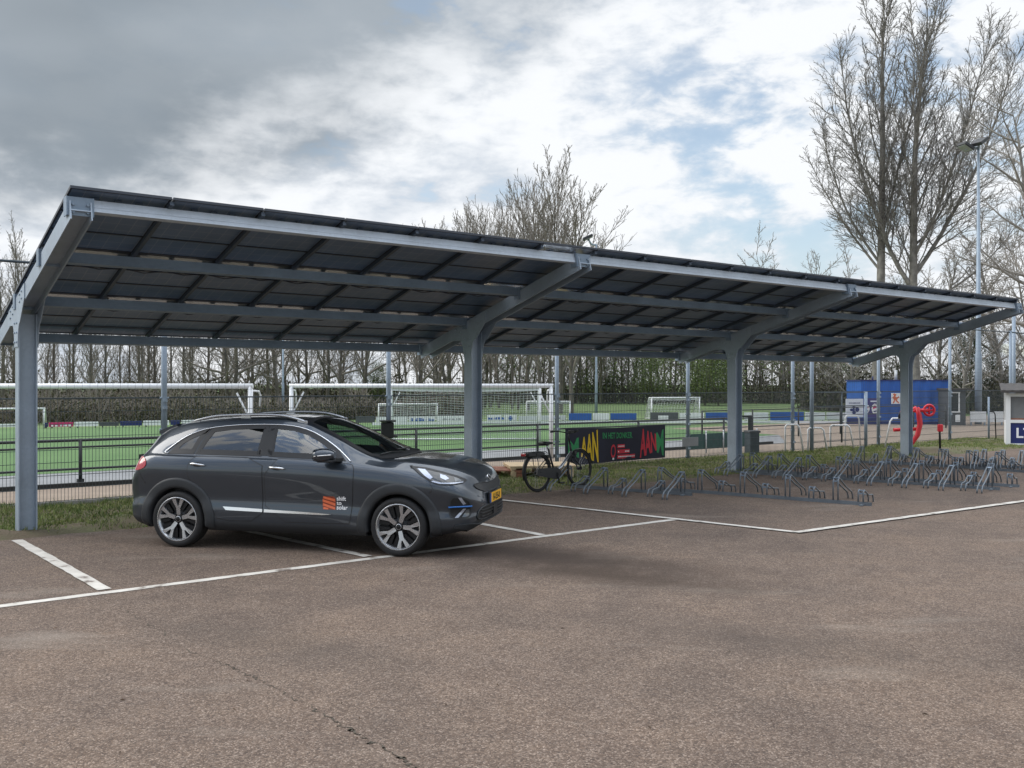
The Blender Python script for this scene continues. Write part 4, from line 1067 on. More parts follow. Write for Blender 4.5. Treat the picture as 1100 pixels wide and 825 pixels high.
# wheels
def wheel(car, x, s):
    t = MB(); RX = Matrix(((1, 0, 0, 0), (0, 0, -1, 0), (0, 1, 0, 0), (0, 0, 0, 1)))   # lathe axis onto -y
    if s > 0: RX = Matrix.Rotation(PI, 4, 'Z') @ RX
    prof = [(.244, .095), (.266, .106), (.295, .108), (.316, .092), (WR, .06), (WR, .02), (WR - .004, .018), (WR - .004, .01), (WR, .008), (WR, -.04), (WR, -.06), (.316, -.095), (.29, -.108), (.235, -.10)]
    t.lathe(prof, 56, RX)
    tyre = t.mesh('tyre', M['rubber'])
    m = MB()
    m.lathe([(.234, .100), (.245, .104), (.243, .094), (.228, .084), (.215, .03), (.205, -.08)], 56, RX, 0)
    m.lathe([(0.0, .020), (.215, .020)], 40, RX, 1); m.lathe([(.05, .05), (.13, .035), (.13, .02)], 24, RX, 1)
    for k in range(5):
        A = 2 * PI * k / 5 + .3
        def pl(a, r): return (r * math.cos(A + a), r * math.sin(A + a))
        for q in (-1, 1):    # two legs of every Y spoke
            o = [pl(0, .045), pl(q * .42, .052), pl(q * .20, .125), pl(q * .33, .226), pl(q * .13, .230), pl(q * .045, .150), pl(0, .145)]
            if q > 0: o = o[::-1]
            b = len(m.v); n = len(o); M3 = RX
            top = [M3 @ Vector((x_, y_, .086 - .028 * max(0, 1 - math.hypot(x_, y_) / .2))) for x_, y_ in o]; bot = [M3 @ Vector((x_, y_, .03)) for x_, y_ in o]
            m.add(top + bot, [tuple(range(n))[::-1]] + [(i, (i + 1) % n, n + (i + 1) % n, n + i) for i in range(n)], 0)
        for q in (-1, 1):    # dark aero webs beside the spokes
            o = [pl(q * .30, .105), pl(q * .36, .222), pl(q * .58, .218), pl(q * .50, .10)]
            if q > 0: o = o[::-1]
            n = 4; top = [RX @ Vector((x_, y_, .060)) for x_, y_ in o]; bot = [RX @ Vector((x_, y_, .03)) for x_, y_ in o]
            m.add(top + bot, [tuple(range(n))[::-1]] + [(i, (i + 1) % n, n + (i + 1) % n, n + i) for i in range(n)], 1)
    m.lathe([(0, .076), (.030, .074), (.040, .066), (.055, .058), (.058, .03)], 24, RX, 1); m.lathe([(.026, .0765), (.031, .0765), (.031, .070)], 24, RX, 0)
    for k in range(5):
        a = 2 * PI * (k + .5) / 5 + .3; c = RX @ Vector((.055 * math.cos(a), .055 * math.sin(a), .058)); m.tube([c, c + RX.to_3x3() @ Vector((0, 0, .012))], .008, 6, 1)
    m.v = [(p[0] * 1.045, p[1], p[2] * 1.045) for p in m.v]
    rim = m.mesh('rim', [M['silver'], M['rim_dark']])
    w = bpy.data.objects.new('wheel', tyre); COL.objects.link(w); w.parent = car; w.location = (x, s * .785, WR)
    return w, rim
# a wheel is an empty with tyre and rim beneath it
for x in AX:
    for s in (-1, 1):
        w, rim = wheel(car, x, s); tyre = w.data
        we = bpy.data.objects.new('wheel', None); COL.objects.link(we); we.parent = car; we.location = (x, s * .785, WR)
        w.name = 'tyre'; w.parent = we; w.location = (0, 0, 0)
        o = bpy.data.objects.new('rim', rim); COL.objects.link(o); o.parent = we
        we.rotation_euler = (0, .35 * (x > 2), 0)
bpy.data.objects.remove(pl)
# ------------------------------------------------------------------ trees
class TreeB:
    def __init__(self, seed):
        self.r = random.Random(seed); self.tr = MB(); self.cr = MB(); self.leafpts = []
    def path(self, p, d, L, n, up, wig):
        pts = [p.copy()]; d = d.normalized()
        for i in range(n):
            d = (d + Vector((self.r.gauss(0, wig), self.r.gauss(0, wig), self.r.gauss(0, wig))) + Vector((0, 0, up))).normalized()
            p = p + d * (L / n); pts.append(p.copy())
        return pts
    def limb(self, p, d, L, r, lv, cfg):
        c = cfg[lv]; n = c['n']
        pts = self.path(p, d, L, n, c['up'], c['wig']); N = len(pts)
        rad = [max(c.get('rmin', .006), r * (1 - i / (N - 1)) ** c.get('tp', .8)) for i in range(N)]
        if lv == 0: self.stem = pts
        (self.tr if lv == 0 else self.cr).tube(pts, rad, c['sides'], caps=False)
        if lv + 1 < len(cfg):
            q = cfg[lv + 1]; k = q['k'] if isinstance(q['k'], int) else self.r.randint(*q['k'])
            if lv > 0: k = max(2, int(k * (0.5 + L / c['ref']) * .67))
            ph = self.r.uniform(0, 6.28)
            for j in range(k):
                u = q['s'] + (q.get('e', 1.0) - q['s']) * ((j + self.r.random()) / k) ** q.get('pw', 1.0)
                f = u * (N - 1); i = min(N - 2, int(f)); pos = pts[i].lerp(pts[i + 1], f - i); ax = (pts[i + 1] - pts[i]).normalized()
                ph += 2.4 + self.r.uniform(-.5, .5)
                s = ax.cross(Vector((.3, .9, .1))).normalized(); w = ax.cross(s); side = s * math.cos(ph) + w * math.sin(ph)
                an = R(q['ang'] + self.r.gauss(0, q.get('av', 8))) * (1 - q.get('adec', .25) * u)
                dd = ax * math.cos(an) + side * math.sin(an)
                LL = q['L'] * self.r.uniform(.65, 1.2) * (1 - q.get('dec', .6) * (u - q['s']))
                if 'Lrel' in q: LL = L * q['Lrel'] * self.r.uniform(.6, 1.2) * (1 - q.get('dec', .5) * u)
                rr = min(rad[i] * .75, q['r'] * LL)
                self.limb(pos, dd, LL, rr, lv + 1, cfg)
        if lv >= len(cfg) - 1 - 0:
            self.leafpts.append(pts[-1])
    def leaves(self, mb, n, spread, size):
        for _ in range(n):
            p = self.r.choice(self.leafpts) + Vector((self.r.gauss(0, spread), self.r.gauss(0, spread), self.r.gauss(0, spread)))
            a = Vector((self.r.gauss(0, 1), self.r.gauss(0, 1), self.r.gauss(0, 1))).normalized(); b = a.cross(Vector((self.r.random(), self.r.random(), 1))).normalized()
            s = size * self.r.uniform(.5, 1.3)
            mb.add([p - a * s, p + b * s * .5, p + a * s, p - b * s * .5], [(0, 1, 2, 3)], 1)

def tree_meshes(seed, cfg, H_, r, barks, lean=(0, 0), leaves=0, spread=.3, lsize=.06):
    t = TreeB(seed); t.limb(Vector((0, 0, -.1)), Vector((lean[0], lean[1], 1)), H_, r, 0, cfg)
    if leaves: t.leaves(t.cr, leaves, spread, lsize)
    return t.tr.mesh('trunk', barks[0]), t.cr.mesh('crown', [barks[1], barks[2] if len(barks) > 2 else barks[1]])

def plant(name, label, cat, loc, meshes, rz=0, sc=(1, 1, 1), group=None):
    e = thing(name, label, cat, loc, rz, group); e.scale = sc
    link('trunk', meshes[0], e); link('crown', meshes[1], e); return e

# kinds (heights in metres); level 0 is the trunk
def poplar(seed, H_=13, spread=1.0, barks=None):    # slim, upright branches
    cfg = [dict(n=9, up=.02, wig=.03, sides=6, tp=.75, ref=H_),
           dict(k=(44, 52), s=.10, e=.98, ang=36, av=10, L=H_ * .30 * spread, dec=.72, r=.015, n=6, up=.13, wig=.06, sides=4, rmin=.013, ref=3.5),
           dict(k=12, s=.12, ang=36, L=1.5, Lrel=.36, r=.012, n=4, up=.09, wig=.09, sides=3, rmin=.011, ref=1.3),
           dict(k=6, s=.1, ang=36, L=.8, Lrel=.55, r=.012, n=2, up=.04, wig=.10, sides=3, rmin=.009, ref=.6)]
    return tree_meshes(seed, cfg, H_, H_ * .0115, barks or (M['bark_far'], M['twig_far']))
def spreading(seed, H_=12, barks=None, leaves=0, ang=52, k1=(20, 24), s1=.14, rk=.013, spread=.3, lsize=.07, up=.05, dens=1.0):
    cfg = [dict(n=8, up=.01, wig=.06, sides=6, tp=.7, ref=H_),
           dict(k=k1, s=s1, e=.98, ang=ang, av=12, L=H_ * .38, dec=.66, r=.021, n=6, up=up, wig=.10, sides=4, rmin=.016, ref=4.5),
           dict(k=int(13 * dens), s=.15, ang=42, av=12, L=1.9, Lrel=.42, r=.014, n=4, up=.05, wig=.12, sides=3, rmin=.012, ref=1.7),
           dict(k=int(9 * dens), s=.10, ang=40, av=12, L=.9, Lrel=.55, r=.012, n=3, up=.03, wig=.14, sides=3, rmin=.009, ref=.8)]
    return tree_meshes(seed, cfg, H_, H_ * rk, barks or (M['bark_far'], M['twig_far']), leaves=leaves, spread=spread, lsize=lsize)
def bigpoplar(seed, H_=25, forks=None, k1=(28, 32)):
    t = TreeB(seed)
    cfg = [dict(n=12, up=.02, wig=.025, sides=9, tp=.62, ref=H_),
           dict(k=k1, s=.33, e=.98, ang=31, av=8, L=H_ * .25, dec=.60, r=.0105, n=8, up=.11, wig=.05, sides=5, rmin=.020, ref=6),
           dict(k=17, s=.14, ang=38, av=10, L=2.7, Lrel=.36, r=.012, n=5, up=.06, wig=.08, sides=4, rmin=.015, ref=2.3),
           dict(k=9, s=.08, ang=38, av=10, L=1.2, Lrel=.5, r=.011, n=3, up=.04, wig=.10, sides=3, rmin=.010, ref=.9),
           dict(k=5, s=.2, ang=35, av=10, L=.7, Lrel=.6, r=.010, n=2, up=.03, wig=.12, sides=3, rmin=.009, ref=.5)]
    base = Vector((0, 0, -.1))
    t.limb(base, Vector((0, 0, 1)), H_, H_ * .0125, 0, cfg)
    for (z, d, L, r) in (forks or []):             # heavy secondary stems
        i0 = min(range(len(t.stem)), key=lambda k: abs(t.stem[k].z - z)); i1 = min(len(t.stem) - 1, i0 + 1) if t.stem[i0].z < z else max(0, i0 - 1)
        f_ = 0 if i0 == i1 else (z - t.stem[i0].z) / (t.stem[i1].z - t.stem[i0].z)
        t.limb(t.stem[i0].lerp(t.stem[i1], f_), Vector(d), L, r, 1, [cfg[0], dict(cfg[1], n=10, up=.10, wig=.035, ref=7.0, sides=7, tp=.7), dict(cfg[2], L=3.4, Lrel=.27, k=26, s=.12, ref=3.2, n=6), dict(cfg[3], k=12), cfg[4]])
    return t.tr.mesh('trunk', M['bark']), t.cr.mesh('crown', [M['bark'], M['twig']])

rt = random.Random(21)
# left wood behind the far boards: slim poplars and broader trees
POP = [poplar(100 + i, 12.5, s) for i, s in enumerate((.75, .85, 1.0, .7))]
SPR = [spreading(200 + i, 11.5) for i in range(4)]
spec = []      # (px, distance, height, kind)
for px in (4, 14, 27, 58, 78, 96, 112, 139, 150, 160, 168, 197, 204):  spec.append((px, 66 + rt.uniform(-4, 5), rt.uniform(11, 12.6), 'p'))
for px in (222, 244, 251, 272, 286, 300, 309, 330): spec.append((px, 65 + rt.uniform(-5, 6), rt.uniform(11, 13), 's'))
for px in (351, 366, 389, 453, 468, 482, 495): spec.append((px, 63 + rt.uniform(-4, 4), rt.uniform(11.5, 13), 's'))
for px in range(-6, 500, 27): spec.append((px + rt.uniform(-5, 5), 76 + rt.uniform(-4, 8), rt.uniform(11.5, 13.5), 'p' if px < 210 or rt.random() < .4 else 's'))
GW = 'bare trees of the wood behind the far advertising boards'
def wood_label(px, kind):
    if px < 24: return 'slim upright bare poplar at the far left edge, left of the nearest steel column'
    if px < 118: return 'slim upright bare poplar in the wood, above the pink advertising board'
    if px < 210: return 'slim upright bare poplar in the wood, just left of the pale houses'
    if px < 335: return 'spreading bare tree of the wood, above the dark car'
    return 'spreading bare tree of the wood, behind the nearer white goal with a net'
for i, (px, Y, h, kd) in enumerate(spec):
    if px > 35: h *= .80 if Y > 71 else .88
    ms = POP[i % 4] if kd == 'p' else SPR[i % 4]; b = 12.5 if kd == 'p' else 11.5
    lab = wood_label(px, kd)
    plant('bare_tree', lab, 'tree', far(px, Y), ms, rt.uniform(0, 6.28), (h / b * rt.uniform(.85, 1.1), h / b * rt.uniform(.85, 1.1), h / b), 'trees of the wood, ' + (lab.split(', ')[1] if ',' in lab else lab))
# the row that rises above the roof in the middle, receding to the left
def vase(seed, H_=15.5):
    cfg = [dict(n=9, up=.02, wig=.03, sides=6, tp=.75, ref=H_),
           dict(k=(30, 36), s=.16, e=.97, ang=33, av=11, L=H_ * .50, dec=.80, r=.0115, n=7, up=.09, wig=.06, sides=4, rmin=.018, ref=5.5),
           dict(k=13, s=.2, ang=30, L=2.0, Lrel=.34, r=.012, n=4, up=.09, wig=.08, sides=3, rmin=.015, ref=2.0),
           dict(k=6, s=.1, ang=34, L=.9, Lrel=.55, r=.012, n=2, up=.05, wig=.10, sides=3, rmin=.012, ref=.9)]
    return tree_meshes(seed, cfg, H_, H_ * .0085, (M['bark_far'], M['twig_far']))
ROW = [vase(300 + i) for i in range(4)]
n = 18
lab = 'tall bare poplar of the receding row whose top shows above the carport roof'
for i in range(n):
    u = i / (n - 1); px = 616 - 180 * u ** .95; Y = 58 + 40 * u
    h = 15.2 - rt.uniform(0, .9) + u * 1.2 - (1.2 if i == 0 else 0)
    plant('bare_tree', lab if i > 0 else 'broad bare poplar at the right end of the row above the carport roof', 'tree', far(px + rt.uniform(-3, 3), Y), ROW[i % 4], rt.uniform(0, 6.28), (h / 15.5 * rt.uniform(.85, 1.1) * (1 if i else 1.5),) * 2 + (h / 15.5,), 'row of tall poplars above the roof')
# thin wood far beyond the second field, right of the middle
THN = [poplar(400 + i, 11, .9, (M['bark_green'], M['twig_far'])) for i in range(3)] + [spreading(420 + i, 10, (M['bark_green'], M['twig_far'], M['leaf']), 700 * i, 44, (13, 16), .15, .010, .5, .12) for i in range(3)]
lab = 'thin mossy tree of the distant wood, seen between columns'
px = 515.0
while px < 930:
    Y = 96 + rt.uniform(-8, 12); k = rt.randrange(6); h = rt.uniform(9.5, 12.5)
    if 880 < px: h *= .85
    lb = lab + ' two and three' if px < 790 else lab + ' three and four'
    plant('thin_tree', lb, 'tree', far(px, Y), THN[k], rt.uniform(0, 6.28), (h / 11 * rt.uniform(.9, 1.2),) * 2 + (h / 11,), 'thin trees of the distant wood, ' + ('left part' if px < 790 else 'right part'))
    px += rt.uniform(4.5, 9)
# leafy spring-green trees
GRN = [spreading(500, 7, (M['bark_green'], M['twig_far'], M['leaf']), 12000, 60, (18, 20), .06, .013, .45, .07), spreading(501, 7, (M['bark_green'], M['twig_far'], M['leaf_dark']), 9000, 55, (18, 20), .05, .02, .4, .07)]
for px, Y, h, k, lb in ((704, 88, 5.2, 0, 'low spring-green shrub right of the blue and white boards by the mini goal'), (757, 84, 7.0, 0, 'broad spring-green willow seen just left of the third steel column'), (772, 82, 6.3, 0, 'spring-green willow half hidden behind the third steel column'),
                        (405, 70, 3.2, 0, 'fresh green bush beyond the pitch, under the middle of the netted goal'), (640, 92, 6.2, 0, 'greenish young tree behind the thin pole right of the netted goal'), (1040, 60, 6.8, 1, 'ivy-covered tree stump left of the tall floodlight mast'), (1064, 62, 5.0, 1, 'dark ivy bush just right of the floodlight mast')):
    plant('green_tree', lb, 'tree', far(px, Y), GRN[k], rt.uniform(0, 6.28), (h / 7 * (1.25 if k == 0 else .55),) * 2 + (h / 7,))
# two tall poplars at the right, and the trees round them
B1 = bigpoplar(604, 24.5, [(9.0, (-.70, .1, 1), 9.5, .09), (11.0, (.34, -.1, 1), 12.0, .09), (8.6, (-.62, .3, .9), 8.5, .08)])
plant('tall_poplar', 'tall bare poplar, left one of the two giants above the right end of the roof', 'tree', far(940, 56), B1, 0.0)
B2 = bigpoplar(618, 23.0, [(7.4, (-.62, .1, 1), 14.5, .14), (8.2, (.85, .1, 1), 14.5, .13), (9.4, (.48, -.3, 1), 13.5, .10), (6.2, (1.0, 0, .42), 8.5, .08), (10.0, (1.1, .2, .9), 9.0, .075)])
plant('tall_poplar', 'tall bare forked poplar, right one of the two giants beside the floodlight mast', 'tree', far(986, 55), B2, 0.0, (1.05, 1.05, 1.0))
B3 = spreading(620, 17, (M['bark'], M['twig']), 0, 62, (24, 28), .28, .013)
plant('bare_tree', 'spreading bare tree cut off by the right edge of the picture', 'tree', far(1148, 48), B3, 1.0)
MED = [spreading(630 + i, 9, (M['bark'], M['twig']), 0, 55, (22, 26), .10, .012, dens=1.15) for i in range(3)]
for i, (px, Y, h, lb) in enumerate(((890, 66, 9.6, 'low twiggy bare tree left of the two tall poplars'), (915, 63, 10.2, 'twiggy bare tree at the foot of the left tall poplar'), (965, 66, 11.0, 'twiggy bare tree between the two tall poplars'), (1010, 62, 11.2, 'bare tree between the forked poplar and the floodlight mast'),
                                    (1035, 58, 9.5, 'twiggy bare tree right behind the floodlight mast'), (1082, 60, 12.5, 'broad bare tree right of the floodlight mast'), (1108, 64, 12, 'bare tree behind the white hut with the blue sign'), (842, 92, 15.5, 'distant bare tree whose faint top shows above the roof before the left tall poplar'), (855, 98, 15.0, 'distant bare tree with faint top just left of the low twiggy trees'))):
    plant('bare_tree', lb, 'tree', far(px, Y), MED[i % 3], i * 1.3, (h / 9 * 1.05,) * 2 + (h / 9,))

# undergrowth at the feet of the woods: uncountable twigs and low leaves
def undergrowth(segs, count, hgt, lsize, seed, twig, leaf):
    r = random.Random(seed); mb = MB()
    for i in range(count):
        a, b, ya, yb = r.choice(segs); u = r.random(); px = a + (b - a) * u; Y = ya + (yb - ya) * u + abs(r.gauss(0, 2.5))
        p = far(px, Y); k = .55 + .6 * abs(mnoise.noise(Vector((px * .03, Y * .1, seed)))) * 2; h = hgt * k * r.uniform(.4, 1.05)
        if i % 2 == 0:
            q = p + Vector((r.gauss(0, .5), r.gauss(0, .5), h * 1.25)); mb.tube([p, (p + q) / 2 + Vector((r.gauss(0, .15), 0, 0)), q], [.022, .015, .009], 3, 0, caps=False)
        for _ in range(7):
            c = p + Vector((r.gauss(0, .5), r.gauss(0, .5), h * r.uniform(.05, 1.0)))
            x = Vector((r.gauss(0, 1), r.gauss(0, 1), r.gauss(0, 1))).normalized(); y = x.cross(Vector((r.random(), r.random(), 1))).normalized(); s = lsize * r.uniform(.5, 1.4)
            mb.add([c - x * s, c + y * s * .6, c + x * s, c - y * s * .6], [(0, 1, 2, 3)], 1)
    return mb
o = undergrowth([(-60, 340, 44, 48), (330, 500, 49, 52), (-60, 340, 47, 53)], 7000, 1.45, .075, 1, 0, 0).build('undergrowth', [M['twig_far'], M['brush']])
ug = undergrowth([(-70, 520, 66, 70), (-70, 520, 80, 84)], 5200, 2.7, .13, 3, 0, 0).build('undergrowth', [M['twig_far'], M['brush']])
tag(ug, 'taller brown brushwood between the trunks of the left wood', 'undergrowth', kind='stuff')
tag(o, 'brown and dull green undergrowth along the foot of the wood behind the left boards', 'undergrowth', kind='stuff')
o = undergrowth([(500, 900, 92, 90), (500, 900, 98, 96), (860, 1130, 66, 58), (900, 1130, 70, 62)], 6500, 3.6, .12, 2, 0, 0).build('undergrowth', [M['twig_far'], M['brush']])
tag(o, 'brown undergrowth along the foot of the distant wood on the right', 'undergrowth', kind='stuff')
# ------------------------------------------------------------------ fence, railing and what hangs on them
VF = 15.78
fence = thing('mesh_fence', 'tall grey-posted wire mesh fence with ball netting along the verge', 'fence', P(0, VF), ANG)
mb = MB()
for z in (0.10, 0.62, 1.14, 1.66):
    mb.tube([(-.075, 0, z), (.075, 0, z)], .02, 6)
mb.tube([(0, 0, -.1), (0, 0, 3.78)], .047, 10); mb.tube([(0, 0, 3.78), (0, 0, 3.80)], .052, 10)
for z in (0.30, .9, 1.5, 1.62): mb.box((0, -.055, z), (.07, .03, .05))
me_post = mb.mesh('fence_post', M['pole'])
PT = 4.42 * SC
mb = MB()
nwv = int(PT / .05)
for i in range(1, nwv): x = i * PT / nwv; mb.bar((x, 0, .06), (x, 0, 1.66), .0055, .0055)
for k in range(9):
    z = .08 + k * .197
    for y in (-.007, .007): mb.bar((0.03, y, z), (PT - .03, y, z), .006, .008)
me_mesh = mb.mesh('mesh_panel', M['dark_pole'])
mb = MB()
for i in range(1, 37): x = i * PT / 37; mb.bar((x, 0, 1.68), (x, 0, 3.74), .0028, .0028)
for k in range(1, 18): z = 1.68 + k * .12; mb.bar((0, 0, z), (PT, 0, z), .0028, .0028)
me_net = mb.mesh('ball_net', M['dark_pole'])
me_mid = MB().tube([(0, 0, 1.67), (PT, 0, 1.67)], .009, 6).mesh('middle_rail', M['dark_pole']); mb = MB(); mb.tube([(0, 0, 3.74), (PT, 0, 3.74)], .022, 6); me_rail = mb.mesh('top_rail', M['dark_pole'])
for k in range(-2, 10):
    x = (0.62 + 4.42 * k) * SC
    link('fence_post', me_post, fence, (x, 0, 0))
    if k < 9:
        link('mesh_panel', me_mesh, fence, (x, 0, 0)); link('ball_net', me_net, fence, (x, 0, 0)); link('top_rail', me_rail, fence, (x, 0, 0)); link('middle_rail', me_mid, fence, (x, 0, 0))
mb = MB(); mb.bar(P(-10, VF, .02), P(7.5, VF, .02), .06, .10); tag(mb.build('kerb', M['concrete']), kind='structure')
mb = MB(); mb.bar(P(-12, 18.5, .03), P(24.5, 18.5, .03), .10, .10); tag(mb.build('pitch_kerb', M['black_metal']), kind='structure')
# barrier round the pitch
rail = thing('pitch_railing', 'low black pitch-side railing beyond the mesh fence', 'railing', P(0, 19.0), ANG)
mb = MB(); mb.tube([(0, 0, 0), (0, 0, .86)], .032, 8); mb.box((0, 0, .05), (.12, .09, .10)); me_rp = mb.mesh('railing_post', M['black_metal'])
T_0, T_1 = -6.8, 22.9
for k in range(9): link('railing_post', me_rp, rail, (-6.83 + 3.7 * k, 0, 0))
for z, r in ((.83, .028), (.70, .020), (.29, .022)):
    mb = MB(); mb.tube([(T_0, 0, z), (T_1, 0, z)], r, 8); mb.build('rail_bar', M['black_metal'], rail)
rail2 = thing('pitch_railing', 'dark slim railing between the bicycle racks and the white hoops', 'railing', P(0, 20.6), ANG)
mb = MB(); mb.tube([(0, 0, 0), (0, 0, 1.02)], .028, 8); me_rp2 = mb.mesh('railing_post', M['black_metal'])
for k in range(7): link('railing_post', me_rp2, rail2, (23.6 + 2.6 * k, 0, 0))
for z in (1.0, .72, .42):
    mb = MB(); mb.tube([(23.6, 0, z), (39.2, 0, z)], .018, 8); mb.build('rail_bar', M['black_metal'], rail2)
# gate in the fence line
def onv(px, v):
    r = (px - 550) / FPX; Y = v / (UX - UY * r); return Vector((r * Y, Y, 0))
g0 = onv(872, VF - .05); g1 = onv(930, VF - .05)
gate = thing('metal_gate', 'grey tubular gate with one tall post in the mesh fence near the white poster', 'gate', g0, math.atan2(g1.y - g0.y, g1.x - g0.x))
Lg = (g1 - g0).length
MB().tube([(0, 0, 0), (0, 0, 3.9)], .055, 10).build('gate_post', M['pole'], gate); MB().tube([(Lg, 0, 0), (Lg, 0, 1.66)], .05, 10).build('gate_post', M['pole'], gate)
mb = MB()
for z in (1.64, 1.25, .25): mb.tube([(.05, 0, z), (Lg - .05, 0, z)], .010, 8)
mb.tube([(Lg * .54, 0, .2), (Lg * .54, 0, 1.64)], .022, 8)
mb.build('gate_frame', M['dark_pole'], gate)
# black box on a fence post
p = onv(416, VF - .12)
bx = thing('waste_bin', 'black lidded bin hung on the fence post behind the windscreen', 'bin', (p.x, p.y, .86), .2)
MB().box((0, 0, .15), (.24, .20, .30), bev=.02).build('bin_body', M['black_metal'], bx); MB().box((0.01, -.01, .325), (.30, .24, .03), bev=.008).box((.14, 0, .02), (.10, .04, .03)).build('bin_lid', M['black_metal'], bx)
# campaign banner
b0 = onv(607, VF - .06); b1 = onv(714.5, VF - .06); LB = (b1 - b0).length
ban = thing('banner', 'dark cloth banner with yellow, green and red lettering tied to the mesh fence', 'banner', b0, math.atan2(b1.y - b0.y, b1.x - b0.x))
HB = .80; ZB = .115
def bsurf(u, v, off=0.0):     # u 0..1 along, v 0..1 up
    w = .012 * math.sin(u * 9 + v * 2) + .010 * math.sin(u * 23 - v * 3)
    sag = -.035 * math.sin(PI * u) * v
    return Vector((u * LB, -w - off, ZB + v * HB + sag + .03 * (1 - u) * (1 - v) * -1))
mb = MB(); nu, nv_ = 60, 12
vs = [bsurf(i / nu, j / nv_, 0) for i in range(nu + 1) for j in range(nv_ + 1)]
fs = [(i * (nv_ + 1) + j, (i + 1) * (nv_ + 1) + j, (i + 1) * (nv_ + 1) + j + 1, i * (nv_ + 1) + j + 1) for i in range(nu) for j in range(nv_)]
mb.add(vs, fs, 0, True); mb.add([v + Vector((0, .004, 0)) for v in vs], [f[::-1] for f in fs], 0, True)
mb.build('cloth', M['banner'], ban)
def fan(word, u0, u1, h0, h1, vc0, vc1, m, name):
    """letters whose height grows from h0 to h1 between u0 and u1 of the banner"""
    vs, fs = text_mesh(word, 1.0, .030, 1.0, 'LEFT', 0.0)
    xa = min(v.x for v in vs); xb = max(v.x for v in vs); ya = min(v.y for v in vs); yb = max(v.y for v in vs); out = []
    for v in vs:
        a = (v.x - xa) / (xb - xa); b = (v.y - ya) / (yb - ya) - .5
        bow = (b * b * .016) * (1 if h1 > h0 else -1)
        out.append(bsurf(u0 + (u1 - u0) * a - bow, vc0 + (vc1 - vc0) * a + b * (h0 + (h1 - h0) * a), .006))
    MB().add(out, fs).build(name, m, ban)
fan('M', .03, .125, .38, .56, .46, .47, M['b_green'], 'lettering'); fan('AAN', .145, .315, .50, .95, .47, .49, M['b_yellow'], 'lettering')
fan('AAN', .725, .895, .92, .50, .50, .49, M['b_red'], 'lettering'); fan('M', .905, .985, .58, .80, .47, .46, M['b_green'], 'lettering')
fan('IN HET DONKER', .355, .645, .18, .18, .78, .76, M['b_green'], 'lettering')
mb = MB()
for (u0, u1, v0, v1) in ((.505, .575, .39, .50), (.505, .62, .23, .345), (.505, .675, .075, .19)):
    mb.add([bsurf(u0, v0, .006), bsurf(u1, v0, .006), bsurf(u1, v1, .006), bsurf(u0, v1, .006)], [(0, 1, 2, 3)], 0)
    x = u0 + .008
    while x < u1 - .012:
        wd = random.uniform(.006, .012); mb.add([bsurf(x, v0 + .04, .009), bsurf(x + wd, v0 + .04, .009), bsurf(x + wd, v1 - .04, .009), bsurf(x, v1 - .04, .009)], [(0, 1, 2, 3)], 1); x += wd + .004
for k in range(28):
    a, b = 2 * PI * k / 28, 2 * PI * (k + 1) / 28
    mb.add([bsurf(.462 + r * .026 * math.cos(t), .31 + r * .20 * math.sin(t), .006) for r, t in ((1, a), (1, b), (.68, b), (.68, a))], [(0, 1, 2, 3)], 0)
mb.add([bsurf(.455, .055, .007), bsurf(.472, .055, .007), bsurf(.472, .115, .007), bsurf(.455, .115, .007)], [(0, 1, 2, 3)], 1)
mb.build('printed_emblem', [M['b_red'], M['sticker_white']], ban)
# small blank sign and low green screen by the gate
a = onv(733, VF - .06); b = onv(750, VF - .06)
sg = MB().box((0, 0, 0), ((b - a).length, .012, .22), bev=.004).build('blank_sign', M['greyboard']); sg.location = ((a + b) / 2).to_tuple()[:2] + (.46,); sg.rotation_euler = (0, 0, ANG)
M['signgrey'] = mat('grey_sign_plate', (.26, .26, .27), .6, var=.1); sg.data.materials[0] = M['signgrey']
tag(sg, 'small blank grey plate hung on the mesh fence right of the banner', 'sign')
a = onv(738, VF + 1.3); b = onv(812, VF + 1.3); scn = thing('windbreak', 'low teal screen stretched on white posts behind the fence, by the grey bin', 'windbreak', a, math.atan2(b.y - a.y, b.x - a.x)); Lw = (b - a).length
mb = MB(); mb.box((Lw / 2, 0, .33), (Lw, .012, .42)); mb.build('screen_cloth', M['tarp'], scn)
for i in range(5): MB().tube([(Lw * i / 4, -.03, 0), (Lw * i / 4, -.03, .62)], .022, 8).build('screen_post', M['offwhite'], scn)

